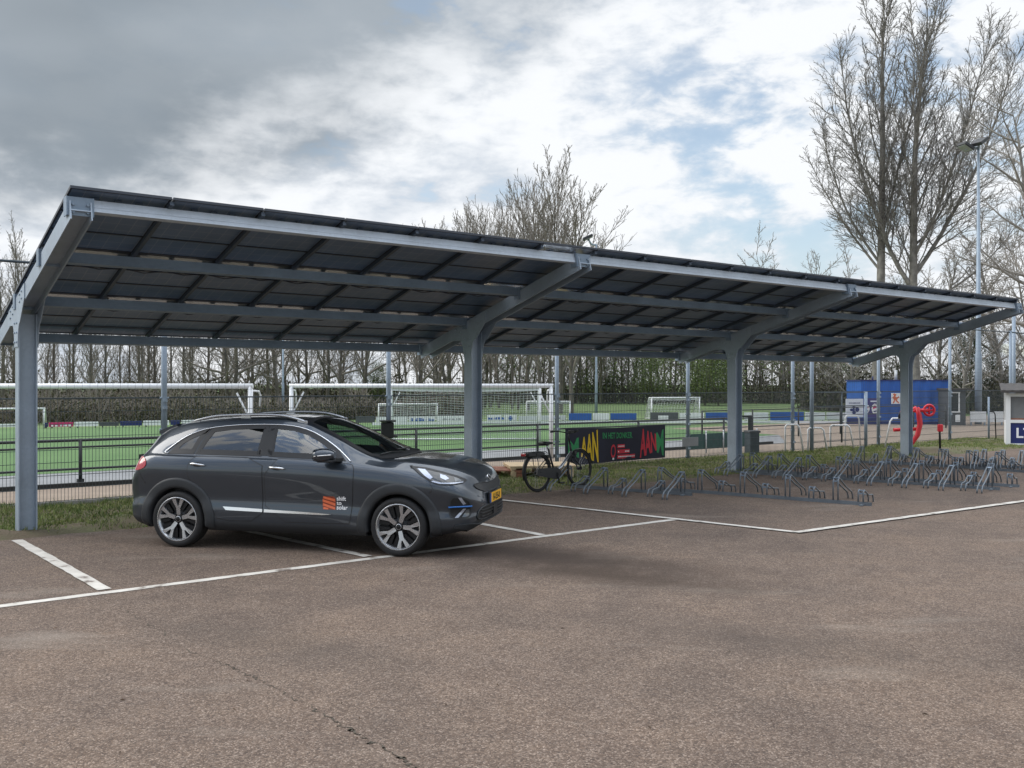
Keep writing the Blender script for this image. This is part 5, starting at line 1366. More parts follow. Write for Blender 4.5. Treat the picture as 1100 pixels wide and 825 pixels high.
# ------------------------------------------------------------------ goals
def netgrid(mb, fn, nu, nv, r):
    for i in range(nu + 1):
        pts = [fn(i / nu, j / 6) for j in range(7)]
        for a, b in zip(pts[:-1], pts[1:]): mb.bar(a, b, r, r)
    for j in range(nv + 1):
        pts = [fn(i / 6, j / nv) for i in range(7)]
        for a, b in zip(pts[:-1], pts[1:]): mb.bar(a, b, r, r)
def goal(label, a, b, h, r, net, depth, group=None, brace=True, cell=.14, nr=.008, m='white_paint'):
    a = Vector(a); b = Vector(b); L = (b - a).length
    g = thing('football_goal', label, 'goal', a, math.atan2(b.y - a.y, b.x - a.x), group)
    for x in (0, L): MB().tube([(x, 0, -.02), (x, 0, h)], r, 12).build('goal_post', M[m], g)
    MB().tube([(-r, 0, h), (L + r, 0, h)], r, 12).build('crossbar', M[m], g)
    sup = []
    for x in (0, L):
        mb = MB(); sup.append(mb)
        if brace:
            mb.tube([(x, .02, h - .10), (x, depth * .45, h - .12), (x, depth * .55, h - .22)] + ([(x, depth, .05)] if net else [(x, depth * .5, h - .45)]), r * .42, 8)
            s = 1 if x == 0 else -1
            mb.tube([(x + s * .0, .02, h - .75), (x + s * .30, .02, h - .15)], r * .38, 8)
        else: mb.tube([(x, 0, h), (x, depth * .4, h), (x, depth, .03)], r * .8, 8)
        if net: mb.tube([(x, 0, .03), (x, depth, .03)], r * .6, 8)
    if net: sup[0].tube([(0, depth, .03), (L, depth, .03)], r * .6, 8)
    for mb in sup: mb.build('net_support', M[m], g)
    if net:
        mb = MB(); q = depth * .45
        def back(u, v):
            return Vector((u * L, q + (depth - q) * (1 - v) + .06 * math.sin(v * PI), .04 + v * (h - .14) - .05 * math.sin(u * PI * 3) ** 2 * (v > .5)))
        def top(u, v): return Vector((u * L, q * v, h - .06 - .06 * math.sin(u * PI) * v - .03 * v))
        netgrid(mb, back, int(L / cell), int((h + depth * .5) / cell), nr); netgrid(mb, top, int(L / cell), max(2, int(q / cell)), nr)
        for x in (0, L):
            def sd(u, v, x=x): return Vector((x, u * (q + (depth - q) * (1 - v)), .04 + v * (h - .14)))
            netgrid(mb, sd, int(depth / cell), int(h / cell), nr)
        mb.build('net', M['net'], g)
    return g
Y1 = 20.3
goal('large white goal without net at the left, above the rear of the car', far(-95, Y1), far(269, Y1), 1.845, .056, False, 1.5)
goal('large white goal whose frame stands in front of the netted goal', far(313, 23.2), at(592, 492), 1.845, .052, False, 1.5)
goal('smaller white goal with grey net standing inside the frame of the larger goal', at(419.5, 475), at(580, 474.5), 1.78, .045, True, 1.4, cell=.12, nr=.010)
goal('small training goal behind the white boards above the bonnet of the car', at(404, 452.5) + Vector((0, 1.0, 0)), at(468, 452) + Vector((0, 1.0, 0)), .86, .035, True, .9, brace=False, cell=.16, nr=.012)
goal('small training goal with net just left of the blue boards', at(566, 452) + Vector((0, 1.2, 0)), at(614, 452) + Vector((0, 1.2, 0)), .98, .035, True, .9, brace=False, cell=.16, nr=.012)
goal('small training goal with net behind the grey board with a white square', at(708, 452) + Vector((0, 2.5, 0)), at(762, 451.5) + Vector((0, 2.5, 0)), 1.15, .04, True, 1.0, brace=False, cell=.16, nr=.012)
goal('small training goal at the left edge behind the nearest steel column', at(-22, 461), at(47, 460), .86, .035, False, .9, brace=False)

# ------------------------------------------------------------------ advertising boards along the far side of the pitch
def board(px0, px1, yt, yb, m, label, nm='advertising_board'):
    pc = (px0 + px1) / 2; base = at(pc, yb); Y = base.y; z1 = zat(yt, Y)
    a = far(px0 + .4, Y); b = far(px1 - .4, Y)
    # the row turns gently with its line
    dy = (LINE(px1) - LINE(px0))
    a.y -= dy / 2; b.y += dy / 2; a.x = (px0 + .4 - 550) / FPX * a.y; b.x = (px1 - .4 - 550) / FPX * b.y
    L = (b - a).length; e = thing(nm, label, 'board', a, math.atan2(b.y - a.y, b.x - a.x))
    mb = MB(); mb.box((L / 2, 0, z1 / 2 + .03), (L, .03, z1 - .06), bev=.006); mb.build('panel', m, e)
    mb = MB()
    for x in (.12, L - .12): mb.bar((x, .05, 0), (x, .05, z1 * .9), .05, .05)
    mb.build('stay', M['greyboard'], e)
    return e, L, z1
def LINE(px):
    xs_ = [-60, 0, 180, 420, 610, 860, 1000]; ys_ = [38.8, 39.5, 41.8, 45.2, 47.4, 47.2, 46.5]
    for i in range(len(xs_) - 1):
        if px <= xs_[i + 1]: return ys_[i] + (ys_[i + 1] - ys_[i]) * (px - xs_[i]) / (xs_[i + 1] - xs_[i])
    return ys_[-1]
def scrib(e, L, z, m, x0, x1, h, n, seed):       # unreadable print seen as a row of small marks
    r = random.Random(seed); mb = MB(); x = x0
    while x < x1:
        wd = r.uniform(.05, .16); mb.add([(x, -.019, z), (x + wd, -.019, z), (x + wd, -.019, z + h * r.uniform(.6, 1)), (x, -.019, z + h * r.uniform(.6, 1))], [(0, 1, 2, 3)]); x += wd + r.uniform(.02, .09)
    mb.build('print', m, e)
WP, BB, NV, GB = M['white_plain'], M['blue_board'], M['navy'], M['greyboard']
BL = [(-30, 24, 455, 460, WP, 'white board at the left edge, behind the nearest steel column'), (46, 52, 453.6, 459.6, NV, 'narrow navy board left of the pink board'), (52, 79, 453.2, 459.4, M['magenta'], 'pink board with a line of white print'),
      (79.5, 106, 452.6, 459, WP, 'pale board right of the pink board'), (106.5, 128, 452.8, 458.6, GB, 'dark grey board between the pale and the navy board, left of the car'), (128.5, 153, 451.8, 458.2, NV, 'navy board left of the fence post behind the car'),
      (153.5, 182, 451.2, 457.8, WP, 'white board crossed by the fence post at the rear of the car'), (183, 194, 451, 457.4, NV, 'navy board just above the rear spoiler of the car'), (194.5, 252, 450.4, 457.2, WP, 'long white board right above the car roof'),
      (382, 403, 446.5, 455, GB, 'dark grey board just left of the black bin'), (403.5, 438, 446.8, 454, WP, 'white board under the small training goal, by the fence post'), (438.5, 468, 446.8, 453.6, WP, 'white board with a row of blue print, above the bonnet'),
      (468.5, 500, 446.2, 453.4, WP, 'white board with faint print left of the second steel column'), (523, 540, 445.4, 452.8, WP, 'white board with blue marks just right of the second steel column'), (540.5, 556, 445, 452.6, WP, 'white board with a light blue emblem left of the goal posts'),
      (556.5, 608, 446, 452.4, M['offwhite'], 'greyish board seen between the right posts of the two goals'), (610.5, 636, 443.4, 452.2, BB, 'blue board above the yellow letters of the banner'), (636.5, 655, 443.4, 452, WP, 'white board between two blue boards, above the banner'),
      (655.5, 684, 443.4, 452, BB, 'blue board above the middle of the banner'), (698, 729, 442.4, 453, GB, 'grey board with a white square, above the right end of the banner'), (729.5, 757, 443.2, 452, WP, 'white board left of a blue board, just left of the third column'),
      (757.5, 784, 442.6, 452, BB, 'blue board ending at the left side of the third steel column'), (799, 826, 442.6, 451.8, WP, 'white board between the third column and a blue board'), (827, 864, 442, 452.6, BB, 'blue board with the double fence posts in front of it'),
      (864.5, 887, 442.4, 451.8, WP, 'white board right of the last blue board'), (887.5, 909, 442.4, 451.8, WP, 'white board touching the left edge of the white poster')]
for i, (a, b, yt, yb, m, lb) in enumerate(BL):
    e, L, z1 = board(a, b, yt, yb, m, lb)
    if m is M['magenta']: scrib(e, L, z1 * .30, M['sticker_white'], .1, L - .1, .10, 9, 3)
    if 'row of blue print' in lb: scrib(e, L, z1 * .25, BB, .1, L - .1, .16, 9, 5)
    if 'faint print' in lb: scrib(e, L, z1 * .35, M['signgrey'], .3, L - .3, .10, 9, 6)
    if 'blue marks' in lb: scrib(e, L, z1 * .3, BB, .05, L - .05, .16, 9, 7)
    if 'light blue emblem' in lb:
        mb = MB(); mb.lathe([(0, 0), (.12, 0)], 16, Matrix.Translation((L * .5, -.02, z1 * .5)) @ Matrix.Rotation(R(90), 4, 'X')); mb.build('emblem', BB, e)
    if 'white square' in lb: MB().box((L * .47, -.02, z1 * .45), (.5, .01, .22)).build('white_square', M['white_plain'], e)
wr = thing('perimeter_rail', 'low white rail along the foot of the far advertising boards', 'rail', (0, 0, 0))
pts = [at(400, 456.2), at(520, 454.8), at(620, 454.2), at(760, 454), at(880, 454.2), at(1000, 454.6)]
for p_, q_ in zip(pts[:-1], pts[1:]): MB().bar(p_ + Vector((0, 0, .06)), q_ + Vector((0, 0, .06)), .10, .12).build('rail_length', M['white_plain'], wr)

# ------------------------------------------------------------------ bicycle racks
def holder_mb(h, L, side):
    mb = MB()
    for y in (-.038, .038):
        mb.tube([(0, y, .03), (0, y, h * .80), (side * .015, y, h * .93), (side * .06, y, h), (side * L * .5, y, h * .60), (side * L * .92, y, .12), (side * L, y, .05), (side * L, y, .0)], .0125, 7)
    return mb
def clamp_mb(h, side):
    mb = MB(); mb.box((side * .045, 0, h - .006), (.045, .095, .010), Matrix.Rotation(side * R(20), 3, 'Y')); mb.box((side * .012, 0, h - .05), (.016, .09, .02)); return mb
ME_H = {(k, s): (holder_mb(h, L, s).mesh('wheel_holder', M['galv_dark']), clamp_mb(h, s).mesh('clamp', M['galv_shade_tone'])) for k, h, L in ((1, .40, .76), (0, .23, .54)) for s in (-1, 1)}
def rack(a, b, n, side, label, first=1):
    a = Vector(a); b = Vector(b); L = (b - a).length; d = (b - a).normalized()
    # local y runs along the rail towards the photographer, x across it
    rz = math.atan2(d.y, d.x) - PI / 2
    e = thing('bicycle_rack', label, 'bicycle rack', a, rz, 'bicycle racks on the asphalt')
    mb = MB()
    for x in (-.022, .022): mb.bar((x, 0, .025), (x, L, .025), .006, .05)
    mb.bar((0, 0, .004), (0, L, .004), .06, .006); mb.bar((side * -.35, .2, .012), (side * -.35, .24, .012), .03, .02) if False else None
    for y in (.12, L - .12): mb.bar((-.16, y, .012), (.16, y, .012), .05, .016)
    mb.build('base_rail', M['galv_dark'], e)
    for i in range(n):
        y = .16 + (L - .32) * i / (n - 1); k = (i + first) % 2
        me_h, me_c = ME_H[(k, side)]
        # x local points to the right of the rail direction; flip so that side=+1 leans to the far right
        h_ = link('wheel_holder', me_h, e, (0, y, 0)); c_ = link('clamp', me_c, h_, (0, 0, 0))
    return e
rack(at(604, 522.5), at(743, 532), 7, 1, 'short bicycle rack with the parked bicycle in its first slot', 1)
rack(at(700, 525.2), at(936, 543), 10, -1, 'nearest bicycle rack, its pale clamps leaning to the right before the third column', 1)
c0, c1 = at(775, 506.5), at(1074, 526); cm = c0.lerp(c1, .42)
rack(c0, cm - (c1 - c0).normalized() * .06, 7, 1, 'bicycle rack behind the nearest one, running up to the foot of the third column', 0)
rack(cm, c1, 10, 1, 'bicycle rack leaning left, in front of the red exercise frame', 0)
d0, d1 = at(800, 505.5), at(1095, 523); dmid = d0.lerp(d1, .42)
rack(d0, dmid - (d1 - d0).normalized() * .06, 7, -1, 'bicycle rack back to back with the one by the third column', 1)
rack(dmid, d1, 10, -1, 'bicycle rack leaning right, back to back with the one before the red frame', 1)
e0, e1 = at(905, 495.8), at(1074, 503.2); f0, f1 = at(948, 496.2), at(1112, 508)
rack(e0, e1, 11, 1, 'rear bicycle rack leaning left at the foot of the fourth column', 0)
rack(f0, f1, 11, -1, 'rear bicycle rack at the verge leaning right, below the red exercise frame', 1)
rack(at(1040, 500), at(1160, 505.5), 11, 1, 'farthest bicycle rack running out of the picture at the right edge', 0)

# ------------------------------------------------------------------ bicycle
R0 = at(578, 528); F0 = at(626, 522.3); bdir = (F0 - R0).normalized(); WB = 1.12
bike = thing('bicycle', 'black city bicycle with silver down tube and rear carrier by the racks', 'bicycle', R0, math.atan2(bdir.y, bdir.x)); bike.rotation_euler[0] = R(-3)
r_ = .345
def bwheel(x):
    w = thing('wheel', None, None, (x, 0, r_)); w.parent = bike
    RX = Matrix.Rotation(R(90), 4, 'X')
    mb = MB(); mb.lathe([(r_ - .040 + .020 * math.cos(a) + .02, .020 * math.sin(a)) for a in np.linspace(0, 2 * PI, 11)], 44, RX); mb.build('tyre', M['rubber'], w)
    mb = MB(); mb.lathe([(r_ - .052, -.012), (r_ - .052, .012), (r_ - .036, .013), (r_ - .036, -.013), (r_ - .052, -.012)], 40, RX); mb.tube([(0, -.045, 0), (0, .045, 0)], .03, 10)
    mb.build('rim', M['rim_dark'], w)
    mb = MB()
    for k in range(28):
        a = 2 * PI * k / 28; b = a + (.5 if k % 2 else -.5); mb.tube([(.03 * math.cos(b), .035 * (1 if k % 4 < 2 else -1), .03 * math.sin(b)), ((r_ - .05) * math.cos(a), 0, (r_ - .05) * math.sin(a))], .0016, 3, caps=False)
    mb.build('spokes', M['silver'], w)
bwheel(0); bwheel(WB)
mb = MB(); BBk = Vector((.45, 0, .30)); ST = Vector((.30, 0, .74)); HT0 = Vector((.93, 0, .60)); HT1 = Vector((.88, 0, .82))
mb.tube([BBk, ST], .018, 10); mb.tube([Vector((.35, 0, .58)), Vector((.45, 0, .60)), HT0 + Vector((-.01, 0, .02))], .015, 10) if False else None
mb.tube([HT0, HT1], .021, 10)
for y in (-.06, .06): mb.tube([BBk + Vector((0, y * .4, 0)), (0, y, r_)], .010, 8); mb.tube([ST + Vector((.0, y * .3, -.14)), (0, y, r_)], .008, 8)
mb.build('frame', M['black_metal'], bike)
mb = MB(); mb.tube([BBk + Vector((.01, 0, .02)), Vector((.62, 0, .40)), HT0 + Vector((-.005, 0, .06))], [.030, .030, .026], 12); mb.build('down_tube', M['silver'], bike)
mb = MB(); mb.tube([HT0, HT0 + Vector((.025, 0, -.05))], .02, 8)
for y in (-.05, .05): mb.tube([HT0 + Vector((.02, y * .7, -.03)), HT0 + Vector((.04, y, -.10)), (WB - .02, y, r_ + .06), (WB, y, r_)], [.013, .014, .011, .010], 8)
mb.build('fork', M['black_metal'], bike)
mb = MB(); mb.tube([HT1, HT1 + Vector((-.02, 0, .14)), HT1 + Vector((.03, 0, .18))], .014, 8)
top = HT1 + Vector((.03, 0, .18))
mb.tube([top + Vector((-.20, -.29, .03)), top + Vector((-.08, -.27, .04)), top + Vector((0, -.12, .01)), top, top + Vector((0, .12, .01)), top + Vector((-.08, .27, .04)), top + Vector((-.20, .29, .03))], .011, 8)
for y in (-.29, .29): mb.tube([top + Vector((-.21, y, .03)), top + Vector((-.10, y * .95, .04))], .018, 8)
mb.box(top + Vector((.02, 0, .03)), (.07, .09, .03), bev=.008); mb.build('handlebar', M['black_metal'], bike)
mb = MB(); mb.box(HT0 + Vector((.07, 0, .03)), (.07, .08, .08), bev=.015); mb.build('headlight', M['plastic_black'], bike)
mb = MB(); mb.tube([ST, Vector((.27, 0, .80))], .013, 8); mb.build('seat_post', M['silver'], bike)
mb = MB(); prof = [(-.13, .085, .035), (-.11, .10, .045), (-.02, .085, .04), (.08, .035, .03), (.14, .022, .022), (.155, .012, .012)]
vs = []
for x, wy, wz in prof:
    for k in range(12): a = 2 * PI * k / 12; vs.append((.27 + x, wy * math.cos(a), .835 + wz * math.sin(a) * (1 if math.sin(a) > 0 else .7)))
mb.add(vs, [(i * 12 + k, i * 12 + (k + 1) % 12, (i + 1) * 12 + (k + 1) % 12, (i + 1) * 12 + k) for i in range(5) for k in range(12)] + [tuple(range(12))[::-1], tuple(range(60, 72))], 0, True); mb.build('saddle', M['plastic_black'], bike)
mb = MB()
for y in (-.06, .06): mb.tube([(.26, y * .5, .66), (.16, y, .70), (-.30, y, .70), (-.33, y, .68)], .007, 6); mb.tube([(-.06, y, .70), (0, y, r_)], .006, 6)
for x in (-.3, -.2, -.1, 0, .1): mb.tube([(x, -.06, .70), (x, .06, .70)], .005, 6)
mb.build('carrier', M['black_metal'], bike)
mb = MB(); mb.box((-.05, 0, .655), (.42, .11, .07), bev=.015); bt = mb.build('battery', M['plastic_black'], bike)
mb = MB(); mb.box((-.335, 0, .665), (.03, .10, .05), bev=.008); mb.build('rear_light', M['tail_red'], bike)
for cx in (0, WB):
    mb = MB(); vs = []
    a0, a1 = (R(20), R(200)) if cx == 0 else (R(10), R(150))
    for i in range(25):
        a = a0 + (a1 - a0) * i / 24
        for y in (-.026, 0, .026): rr2 = r_ + .022 - (.012 if y else 0); vs.append((cx + rr2 * math.cos(a), y, r_ + rr2 * math.sin(a)))
    mb.add(vs, [(3 * i + j, 3 * i + 3 + j, 3 * i + 4 + j, 3 * i + 1 + j) for i in range(24) for j in range(2)], 0, True); mb.build('mudguard', M['black_metal'], bike)
mb = MB(); o_ = [(-.08, .30), (-.05, .345 + .06), (.45, .30 + .11), (.55, .34), (.555, .27), (.48, .20), (.40, .20), (-.04, .285)]
mb.prism(o_, .02, Matrix(((1, 0, 0, 0), (0, 0, -1, -.045), (0, 1, 0, 0), (0, 0, 0, 1)))); fixn(mb.build('chain_guard', M['plastic_black'], bike))
mb = MB(); mb.tube([BBk + Vector((0, -.08, 0)), BBk + Vector((0, .08, 0))], .02, 8); mb.tube([BBk + Vector((0, -.08, 0)), BBk + Vector((.02, -.085, -.17))], .011, 6); mb.tube([BBk + Vector((0, .08, 0)), BBk + Vector((-.02, .085, .17))], .011, 6)
mb.box(BBk + Vector((.02, -.135, -.17)), (.09, .09, .025), bev=.006); mb.box(BBk + Vector((-.02, .135, .17)), (.09, .09, .025), bev=.006); mb.build('crank', M['plastic_black'], bike)
mb = MB(); mb.tube([(.33, .03, .24), (.30, .10, .015)], .010, 6); mb.build('kickstand', M['black_metal'], bike)

# ------------------------------------------------------------------ pallets by the fence
def pallet(p, rz, sx, sy, h, m, label, topm=None):
    e = thing('wooden_pallet', label, 'pallet', p, rz); mb = MB()
    n = 7
    for i in range(n): mb.box((0, -sy / 2 + sy * (i + .5) / n, h - .011), (sx, sy / n * .80, .022))
    for x in (-sx / 2 + .07, 0, sx / 2 - .07): mb.box((x, 0, h - .035), (.10, sy, .022))
    mb.build('deck', m, e)
    mb = MB()
    for x in (-sx / 2 + .07, 0, sx / 2 - .07):
        for y in (-sy / 2 + .06, 0, sy / 2 - .06): mb.box((x, y, h / 2 - .02), (.11, .11, h - .075))
        mb.box((x, 0, .010), (.10, sy, .02))
    mb.build('blocks', m, e)
    if topm: MB().box((.04, 0, h + .012), (sx * 1.06, sy * .98, .018)).build('sheet', topm, e)
    return e
q = far(578, 19.1); pallet(q + Vector((0, 0, .04)), ANG - .5, 1.30, 1.0, .20, M['wood_pale'], 'pale wooden pallet covered by a light sheet, behind the bicycle', M['wood_pale'])
q = far(533, 19.0); pallet(q + Vector((0, 0, .03)), ANG - .75, 1.15, .9, .15, M['wood_red'], 'weathered reddish pallet lying right of the car bonnet')

# ------------------------------------------------------------------ yard behind the racks
b_ = thing('wheelie_bin', 'grey lidded litter bin standing by the fence, left of the white hoops', 'bin', far(808, 25.2), .3)
mb = MB(); mb.prism([(-.14, -.13), (.14, -.13), (.15, .13), (-.15, .13)], .58); mb.build('bin_body', M['dark_pole'], b_)
MB().box((0, 0, .61), (.34, .32, .06), bev=.015).build('bin_lid', M['greyboard'], b_)
fr = thing('access_barrier', 'dark thick portal-shaped barrier right of the third column, beyond the fence', 'barrier', far(785, 27.6), .05)
wd = (806 - 785) / FPX * 27.6
for x in (0, wd): MB().box((x, 0, .48), (.10, .10, .96), bev=.01).build('barrier_post', M['black_metal'], fr)
MB().box((wd / 2, 0, .93), (wd - .11, .07, .05)).box((wd / 2, 0, .14), (wd - .11, .08, .10)).build('cross_bar', M['black_metal'], fr)
hl = ['white bent tube hoop nearest to the grey bin', 'white bent tube hoop with a sloping leg behind the tall gate post', 'white bent tube hoop in the middle of the row, below the white poster', 'white bent tube hoop right of the short gate post', 'white bent tube hoop just left of the fourth steel column']
for (pa, pb, Y, h, sl), lb in zip(((843.5, 858, 25.6, .78, .16), (868, 884, 26.2, .66, .15), (892, 912, 27.0, .70, .18), (908, 922, 28.8, .92, .10), (957, 978, 27.6, .88, -.14)), hl):
    a = far(pa, Y); wd = (pb - pa) / FPX * Y
    e = MB(); xs_ = (0, wd) if sl > 0 else (0, wd)
    if sl > 0: e.tube([(0, 0, 0), (0, 0, h * .92), (.05, 0, h), (wd - .05, 0, h), (wd + .02, 0, h * .9), (wd + sl, .1, 0)], .026, 8)
    else: e.tube([(sl, .1, 0), (-.02, 0, h * .9), (.05, 0, h), (wd - .05, 0, h), (wd, 0, h * .92), (wd, 0, 0)], .026, 8)
    o = e.build('tube_hoop', M['white_paint']); o.location = a; tag(o, lb, 'barrier', 'white tube hoops beyond the fence')
# red outdoor exercise frame
Yr = 25.6; k_ = Yr / FPX
ex = thing('exercise_frame', 'bright red outdoor exercise frame with a hand wheel beside the fourth column', 'exercise machine', far(968, Yr))
def q_(px, py, y=0): return Vector(((px - 968) * k_, y, (487 - py) * k_))
mb = MB()
for y, dx in ((-.10, 0), (.12, 5)): mb.tube([q_(966 + dx * .6, 488, y), q_(975 + dx, 479, y), q_(983 + dx, 468, y), q_(986 + dx, 456, y), q_(985 + dx, 446, y), q_(984, 438, y)], .055, 10)
mb.tube([q_(984, 439, -.12), q_(989, 439, .14)], .04, 8); mb.tube([q_(960, 462, 0), q_(988, 461, 0)], .048, 8); mb.box(q_(966, 488.2), (.42, .40, .04), bev=.01); mb.build('curved_stand', M['red'], ex)
mb = MB(); mb.tube([q_(967, 443), q_(975, 442), q_(986, 442)], .030, 8); mb.build('arm', M['red'], ex)
mb = MB(); mb.tube([q_(968, 443), q_(966, 446), q_(966, 450)], .034, 8); mb.build('hand_grip', M['plastic_black'], ex)
mb = MB(); c = q_(999, 441); mb.tube([c + Vector((.14 * math.cos(a), .05, .14 * math.sin(a))) for a in np.linspace(0, 2 * PI, 25)[:-1]], .036, 8, closed=True)
mb.tube([c + Vector((-.14, .05, 0)), c + Vector((.14, .05, 0))], .026, 6); mb.tube([c + Vector((0, .05, -.14)), c + Vector((0, .05, .14))], .026, 6); mb.tube([q_(986, 441, .05), c + Vector((0, .05, 0))], .045, 8); mb.build('hand_wheel', M['red'], ex)
mb = MB(); mb.box(q_(1010, 460), (.12, .12, .20), bev=.02); mb.tube([q_(1009, 448), q_(1010, 487.5)], .03, 8, 1); mb.build('pedal_post', [M['red'], M['black_metal']], ex)
# blue container with posters
Yc = 44.0
ct = thing('storage_container', 'blue corrugated storage container behind the fourth column', 'container', far(925, Yc), -.06)
Wc = (1019 - 925) / FPX * Yc; Hc = zat(407.5, Yc); Dc = 2.3
mb = MB(); n = 34; out = []
for i in range(n + 1):
    x = Wc * i / n; out.append((x, -.03 if (i // 1) % 4 in (1, 2) else 0.0))
poly = out + [(Wc, Dc), (0, Dc)]
mb.prism(poly, Hc - .10, Matrix.Translation((0, 0, .05))); mb.build('corrugated_walls', M['blue_board'], ct)
mb = MB(); mb.box((Wc / 2, Dc / 2, Hc - .03), (Wc + .08, Dc + .08, .06)); mb.box((Wc / 2, -.02, .06), (Wc + .06, .08, .12)); mb.tube([(.6, .2, Hc), (.6, .2, Hc + .16)], .03, 6); mb.tube([(1.7, .3, Hc), (1.7, .3, Hc + .45)], .07, 8, 1); mb.build('container_frame', [M['navy'], M['offwhite']], ct)
def flat(px0, px1, yt, yb, Y, m, name, label, cat, legs=False):
    a = far(px0, Y); wd = (px1 - px0) / FPX * Y; z0, z1 = zat(yb, Y), zat(yt, Y)
    e = thing(name, label, cat, a); MB().box((wd / 2, 0, (z0 + z1) / 2), (wd, .03, z1 - z0), bev=.006).build('panel', m, e)
    if legs:
        for x in (.06, wd - .06): MB().box((x, .04, z1 / 2), (.05, .05, z1)).build('leg', M['pole'], e)
    return e, wd, z0, z1
M['poster_pale'] = mat('pale_poster', (.62, .66, .73), .5, var=.06)
e, wd, z0, z1 = flat(908.6, 927.4, 428, 447.6, 42.2, M['poster_pale'], 'poster', 'pale blue poster with a dark blue flower-like emblem, left of the container', 'poster', True)
mb = MB()
for (u, v, ru, rv) in ((.45, .55, .09, .09), (.32, .40, .10, .08), (.64, .42, .12, .13), (.46, .26, .11, .11), (.45, .40, .06, .14)):
    mb.add([(wd * u + ru * wd * math.cos(t), -.020, z0 + (z1 - z0) * (v + rv * math.sin(t) * (1 + .2 * math.sin(5 * t)))) for t in np.linspace(0, 2 * PI, 15)[:-1]], [tuple(range(14))]) if False else mb.add([(wd * u + ru * wd * math.cos(t), -.019 - .001 * len(mb.f), z0 + (z1 - z0) * (v + rv * math.sin(t))) for t in np.linspace(0, 2 * PI, 15)[:-1]], [tuple(range(14))])
x = .17
while x < .78: mb.add([(wd * x, -.02, z0 + (z1 - z0) * .745), (wd * (x + .05), -.02, z0 + (z1 - z0) * .745), (wd * (x + .05), -.02, z0 + (z1 - z0) * .80), (wd * x, -.02, z0 + (z1 - z0) * .80)], [(0, 1, 2, 3)]); x += .065
mb.build('printed_pattern', M['navy'], e)
M['purple'] = mat('purple_poster', (.04, .03, .16), .5, var=.08)
e, wd, z0, z1 = flat(927.8, 944.6, 427.5, 448, 43.0, M['purple'], 'poster', 'purple poster with two white round emblems on the container', 'poster')
mb = MB()
for u, ru in ((.20, .17), (.70, .21)):
    mb.add([(wd * u + ru * wd * math.cos(t), -.019, z0 + (z1 - z0) * .46 + ru * wd * 1.55 * math.sin(t)) for t in np.linspace(0, 2 * PI, 21)[:-1]], [tuple(range(20))], 0)
    mb.add([(wd * u + ru * .62 * wd * math.cos(t), -.021, z0 + (z1 - z0) * .46 + ru * wd * 1.0 * math.sin(t)) for t in np.linspace(.3, PI + .1, 12)], [tuple(range(12))], 1)
    mb.add([(wd * u + ru * .60 * wd * math.cos(t), -.0215, z0 + (z1 - z0) * .44 + ru * wd * .95 * math.sin(t)) for t in np.linspace(PI + .7, 2 * PI - .3, 12)], [tuple(range(12))], 2)
mb.add([(wd * .42, -.02, z1 - .16), (wd * .92, -.02, z1 - .16), (wd * .92, -.02, z1 - .10), (wd * .42, -.02, z1 - .10)], [(0, 1, 2, 3)], 3)
mb.build('printed_pattern', [M['white_plain'], M['magenta'], M['purple'], M['poster_pale']], e)
e, wd, z0, z1 = flat(957.4, 972, 421.8, 433.4, 43.3, M['white_plain'], 'sign', 'white sign with an orange rampant-animal emblem high on the container', 'sign')
mb = MB(); E_ = [(.10, .92), (.22, .98), (.36, .90), (.34, .74), (.28, .66), (.42, .62), (.56, .72), (.58, .62), (.44, .46), (.40, .34), (.52, .20), (.60, .06), (.48, .08), (.34, .24), (.28, .36), (.24, .16), (.14, .04), (.10, .10), (.18, .34), (.14, .50), (.05, .58), (.14, .66), (.18, .78)]
r = delaunay_2d_cdt([Vector(p) for p in E_], [(i, (i + 1) % len(E_)) for i in range(len(E_))], [], 1, 1e-5)
mb.add([(wd * p.x, -.019, z0 + (z1 - z0) * p.y) for p in r[0]], r[2], 0); mb.build('emblem', M['orange'], e); mb = MB()
mb.add([(wd * .66, -.019, z0 + (z1 - z0) * .45), (wd * .92, -.019, z0 + (z1 - z0) * .45), (wd * .92, -.019, z0 + (z1 - z0) * .55), (wd * .66, -.019, z0 + (z1 - z0) * .55)], [(0, 1, 2, 3)], 0)
mb.build('print', M['signgrey'], e)
e, wd, z0, z1 = flat(910, 946, 448.4, 455, 42.0, M['navy'], 'low_board', 'low navy board at the foot of the two posters', 'board')
# dark booth, white boards
bo = thing('ticket_booth', 'small dark grey booth with a white framed window right of the blue container', 'booth', far(1019, 42.6), -.05)
Wb = (1037 - 1019) / FPX * 42.6; Hb = zat(418.5, 42.6)
MB().box((Wb / 2, .6, Hb / 2), (Wb, 1.2, Hb), bev=.01).build('booth_walls', M['greyboard'], bo); MB().box((Wb / 2 + .1, .6, Hb + .04), (Wb + .35, 1.5, .08)).build('booth_roof', M['roof_tar'], bo)
f_ = MB()
for x0, x1, a_, b2 in ((.02, .07, .62, 1.5), (.43, .48, .62, 1.5)): f_.box(((x0 + x1) / 2, -.02, (a_ + b2) / 2), (x1 - x0, .04, b2 - a_))
f_.box((.25, -.02, 1.50), (.50, .045, .05)); f_.box((.25, -.02, .62), (.50, .045, .05)); fo = f_.build('window_frame', M['white_plain'], bo)
MB().box((.25, -.008, 1.06), (.36, .02, .83)).build('pane', M['window_dark'], fo); MB().box((.40, -.02, .33), (.20, .02, .32)).build('notice', M['white_plain'], bo)
flat(1042, 1059.5, 441.6, 453, 42.8, M['white_plain'], 'advertising_board', 'blank white board under the floodlight mast', 'board', True)
flat(1061.5, 1078, 441.6, 453, 42.8, M['white_plain'], 'advertising_board', 'blank white board between the floodlight mast and the white hut', 'board', True)
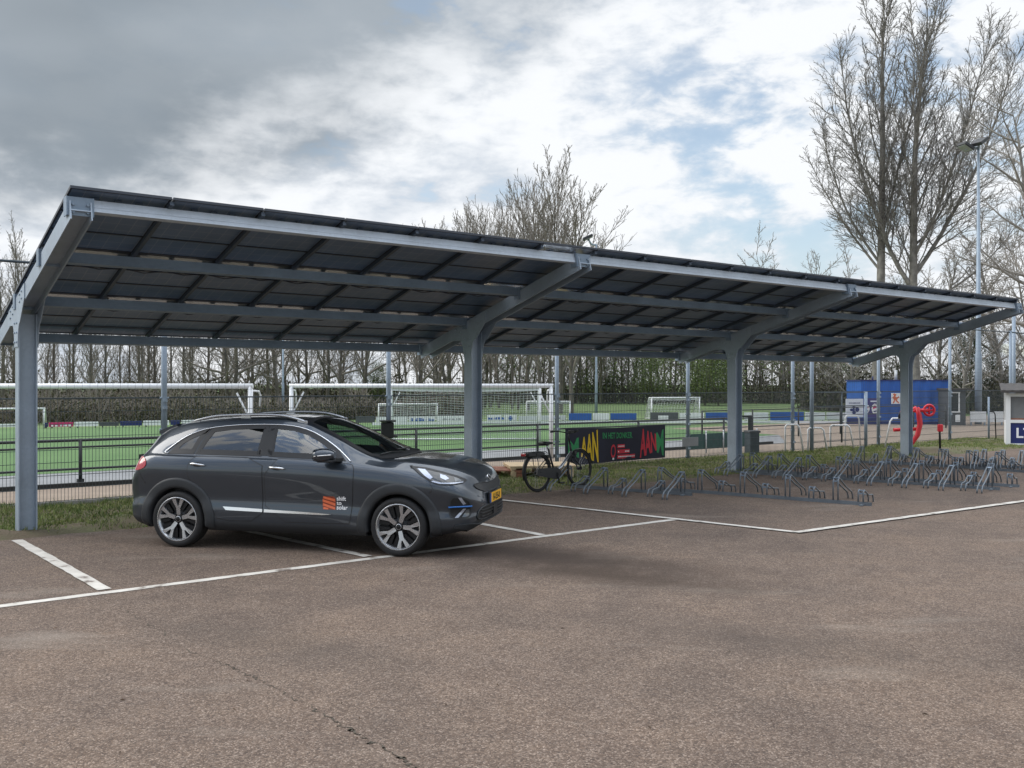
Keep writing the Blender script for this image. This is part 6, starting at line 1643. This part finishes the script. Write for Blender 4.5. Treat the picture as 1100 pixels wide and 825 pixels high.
flat(966, 1000, 440.5, 452.5, 45.5, M['offwhite'], 'advertising_board', 'off-white board seen behind the red exercise frame', 'board', True)
dk = thing('hand_rail', 'thin dark hand rail with bent top in front of the white boards', 'rail', far(1063, 32.0)); MB().tube([(0, 0, .95), (.15, 0, .93), (.19, 0, .85), (.22, 0, 0)], .02, 8).build('rail_tube', M['black_metal'], dk); MB().tube([(-.02, .02, 0), (-.02, .02, 1.45)], .035, 8).build('rail_post', M['pole'], dk)
# white hut
Yh = 28.8; hut = thing('dugout_hut', 'white framed hut with dark roof and a blue panel at the right edge', 'hut', far(1080.5, Yh), R(-26))
kx = Yh / FPX
def hb_(px0, px1, yt, yb, y0, y1, mi, mb): mb.box((((px0 + px1) / 2 - 1080.5) * kx, (y0 + y1) / 2, (zat(yt, Yh) + zat(yb, Yh)) / 2), ((px1 - px0) * kx, y1 - y0, (yb - yt) * kx), mi=mi)
mb = MB(); hb_(1080.5, 1085, 422, 478, 0, .14, 0, mb); hb_(1085, 1160, 422, 425.5, 0, .12, 0, mb); hb_(1085, 1160, 450.3, 453.6, 0, .12, 0, mb); hb_(1085, 1160, 475.6, 478.4, 0, .12, 0, mb); hb_(1155, 1160, 425.5, 450.3, 0, .12, 0, mb); hb_(1080.5, 1085, 422, 478, 1.5, 1.64, 0, mb); hb_(1080.5, 1083, 453, 478, .14, 1.5, 0, mb)
mb.build('timber_frame', M['white_plain'], hut)
mb = MB(); hb_(1085, 1160, 453.6, 475.6, .03, .07, 0, mb); pnl = mb.build('blue_panel', M['navy'], hut)
vs, fs = text_mesh('LT', .42, .010, 1.0, 'LEFT', 0.001)
MB().add([((1089.8 - 1080.5) * kx + v.x, .026 - v.z, zat(469.3, Yh) + v.y) for v in vs], fs).build('lettering', M['sticker_white'], pnl)
M['mesh_grey'] = mat('grey_shutter', (.16, .165, .17), .7, var=.1)
mb = MB(); hb_(1085, 1160, 425.5, 448.6, .04, .08, 0, mb); hb_(1085, 1160, 448.6, 450.3, .02, .10, 1, mb); mb.build('shutter', [M['mesh_grey'], M['wood_red']], hut)
mb = MB(); n = 30
vs = []
for i in range(n + 1):
    x = -.13 + i * .085
    for y, z in ((-.22, 0), (1.9, .22)): vs.append((x, y, zat(421.2, Yh) + z + .012 * math.sin(i * 2.2)))
mb.add(vs, [(2 * i, 2 * i + 2, 2 * i + 3, 2 * i + 1) for i in range(n)], 0); mb.add([(x, y, z + .07) for x, y, z in vs], [(2 * i, 2 * i + 1, 2 * i + 3, 2 * i + 2)[::-1] for i in range(n)], 0)
mb.add([vs[0], vs[2 * n], (vs[2 * n][0], vs[2 * n][1], vs[2 * n][2] + .07), (vs[0][0], vs[0][1], vs[0][2] + .07)], [(0, 1, 2, 3)], 0); mb.add([vs[0], vs[1], (vs[1][0], vs[1][1], vs[1][2] + .07), (vs[0][0], vs[0][1], vs[0][2] + .07)], [(0, 1, 2, 3)], 0); mb.build('roof', M['roof_tar'], hut)

# ------------------------------------------------------------------ masts
def mast(label, px, Y, h, r0, r1, heads, rz=0.0):
    e = thing('floodlight_mast', label, 'mast', far(px, Y), rz)
    MB().tube([(0, 0, 0), (0, 0, h * .25), (0, 0, h * .26), (0, 0, h)], [r0, r0 * .95, r0 * .75, r1], 12).build('pole', M['pole'], e)
    for (x, y, z, tilt, yaw, s) in heads:
        mb = MB(); mb.tube([(0, 0, h - .03), (x * .5, y * .5, h - .02), (x, y, z - .1 * s)], .045 * s + .01, 8); mb.build('arm', M['pole'], e)
        mx = Matrix.Rotation(yaw, 3, 'Z') @ Matrix.Rotation(tilt, 3, 'Y')
        mb = MB(); mb.box((x, y, z), (.62 * s, .60 * s, .16 * s), mx, 0, .02); lm = mb.build('lamp_head', M['lamp_case'], e)
        mb = MB(); mb.box(Vector((x, y, z)) + mx @ Vector((0, 0, -.09 * s)), (.52 * s, .50 * s, .02 * s), mx, 0); mb.build('lens', M['lamp_glass'], lm)
    return e
mast('tall grey floodlight mast with two lamp heads in front of the forked poplar', 1051, 44.0, zat(158, 44), .16, .055, [(-.62, -.05, zat(157.5, 44), R(26), .3, .95), (-.02, -.12, zat(152.5, 44), R(-32), .5, 1.0)])
mast('thin mast whose single lamp head peeps over the roof right of the poplar row', 640.5, 50, zat(262, 50), .075, .05, [(-.45, 0, zat(254.5, 50), R(-24), 0, .85)])
mast('thin grey mast above the car roof, between two white goals', 304, 50, 7.6, .075, .05, [(-.45, 0, 7.7, R(-24), 0, .85)])
pl_ = thing('net_pole', 'thin grey pole standing up behind the white hut', 'pole', far(1089, 38)); MB().tube([(0, 0, 0), (0, 0, 4.7)], .07, 10).build('pole', M['pole'], pl_); MB().tube([(0, 0, 4.70), (0, 0, 4.74)], .08, 10).build('pole_cap', M['pole'], pl_)
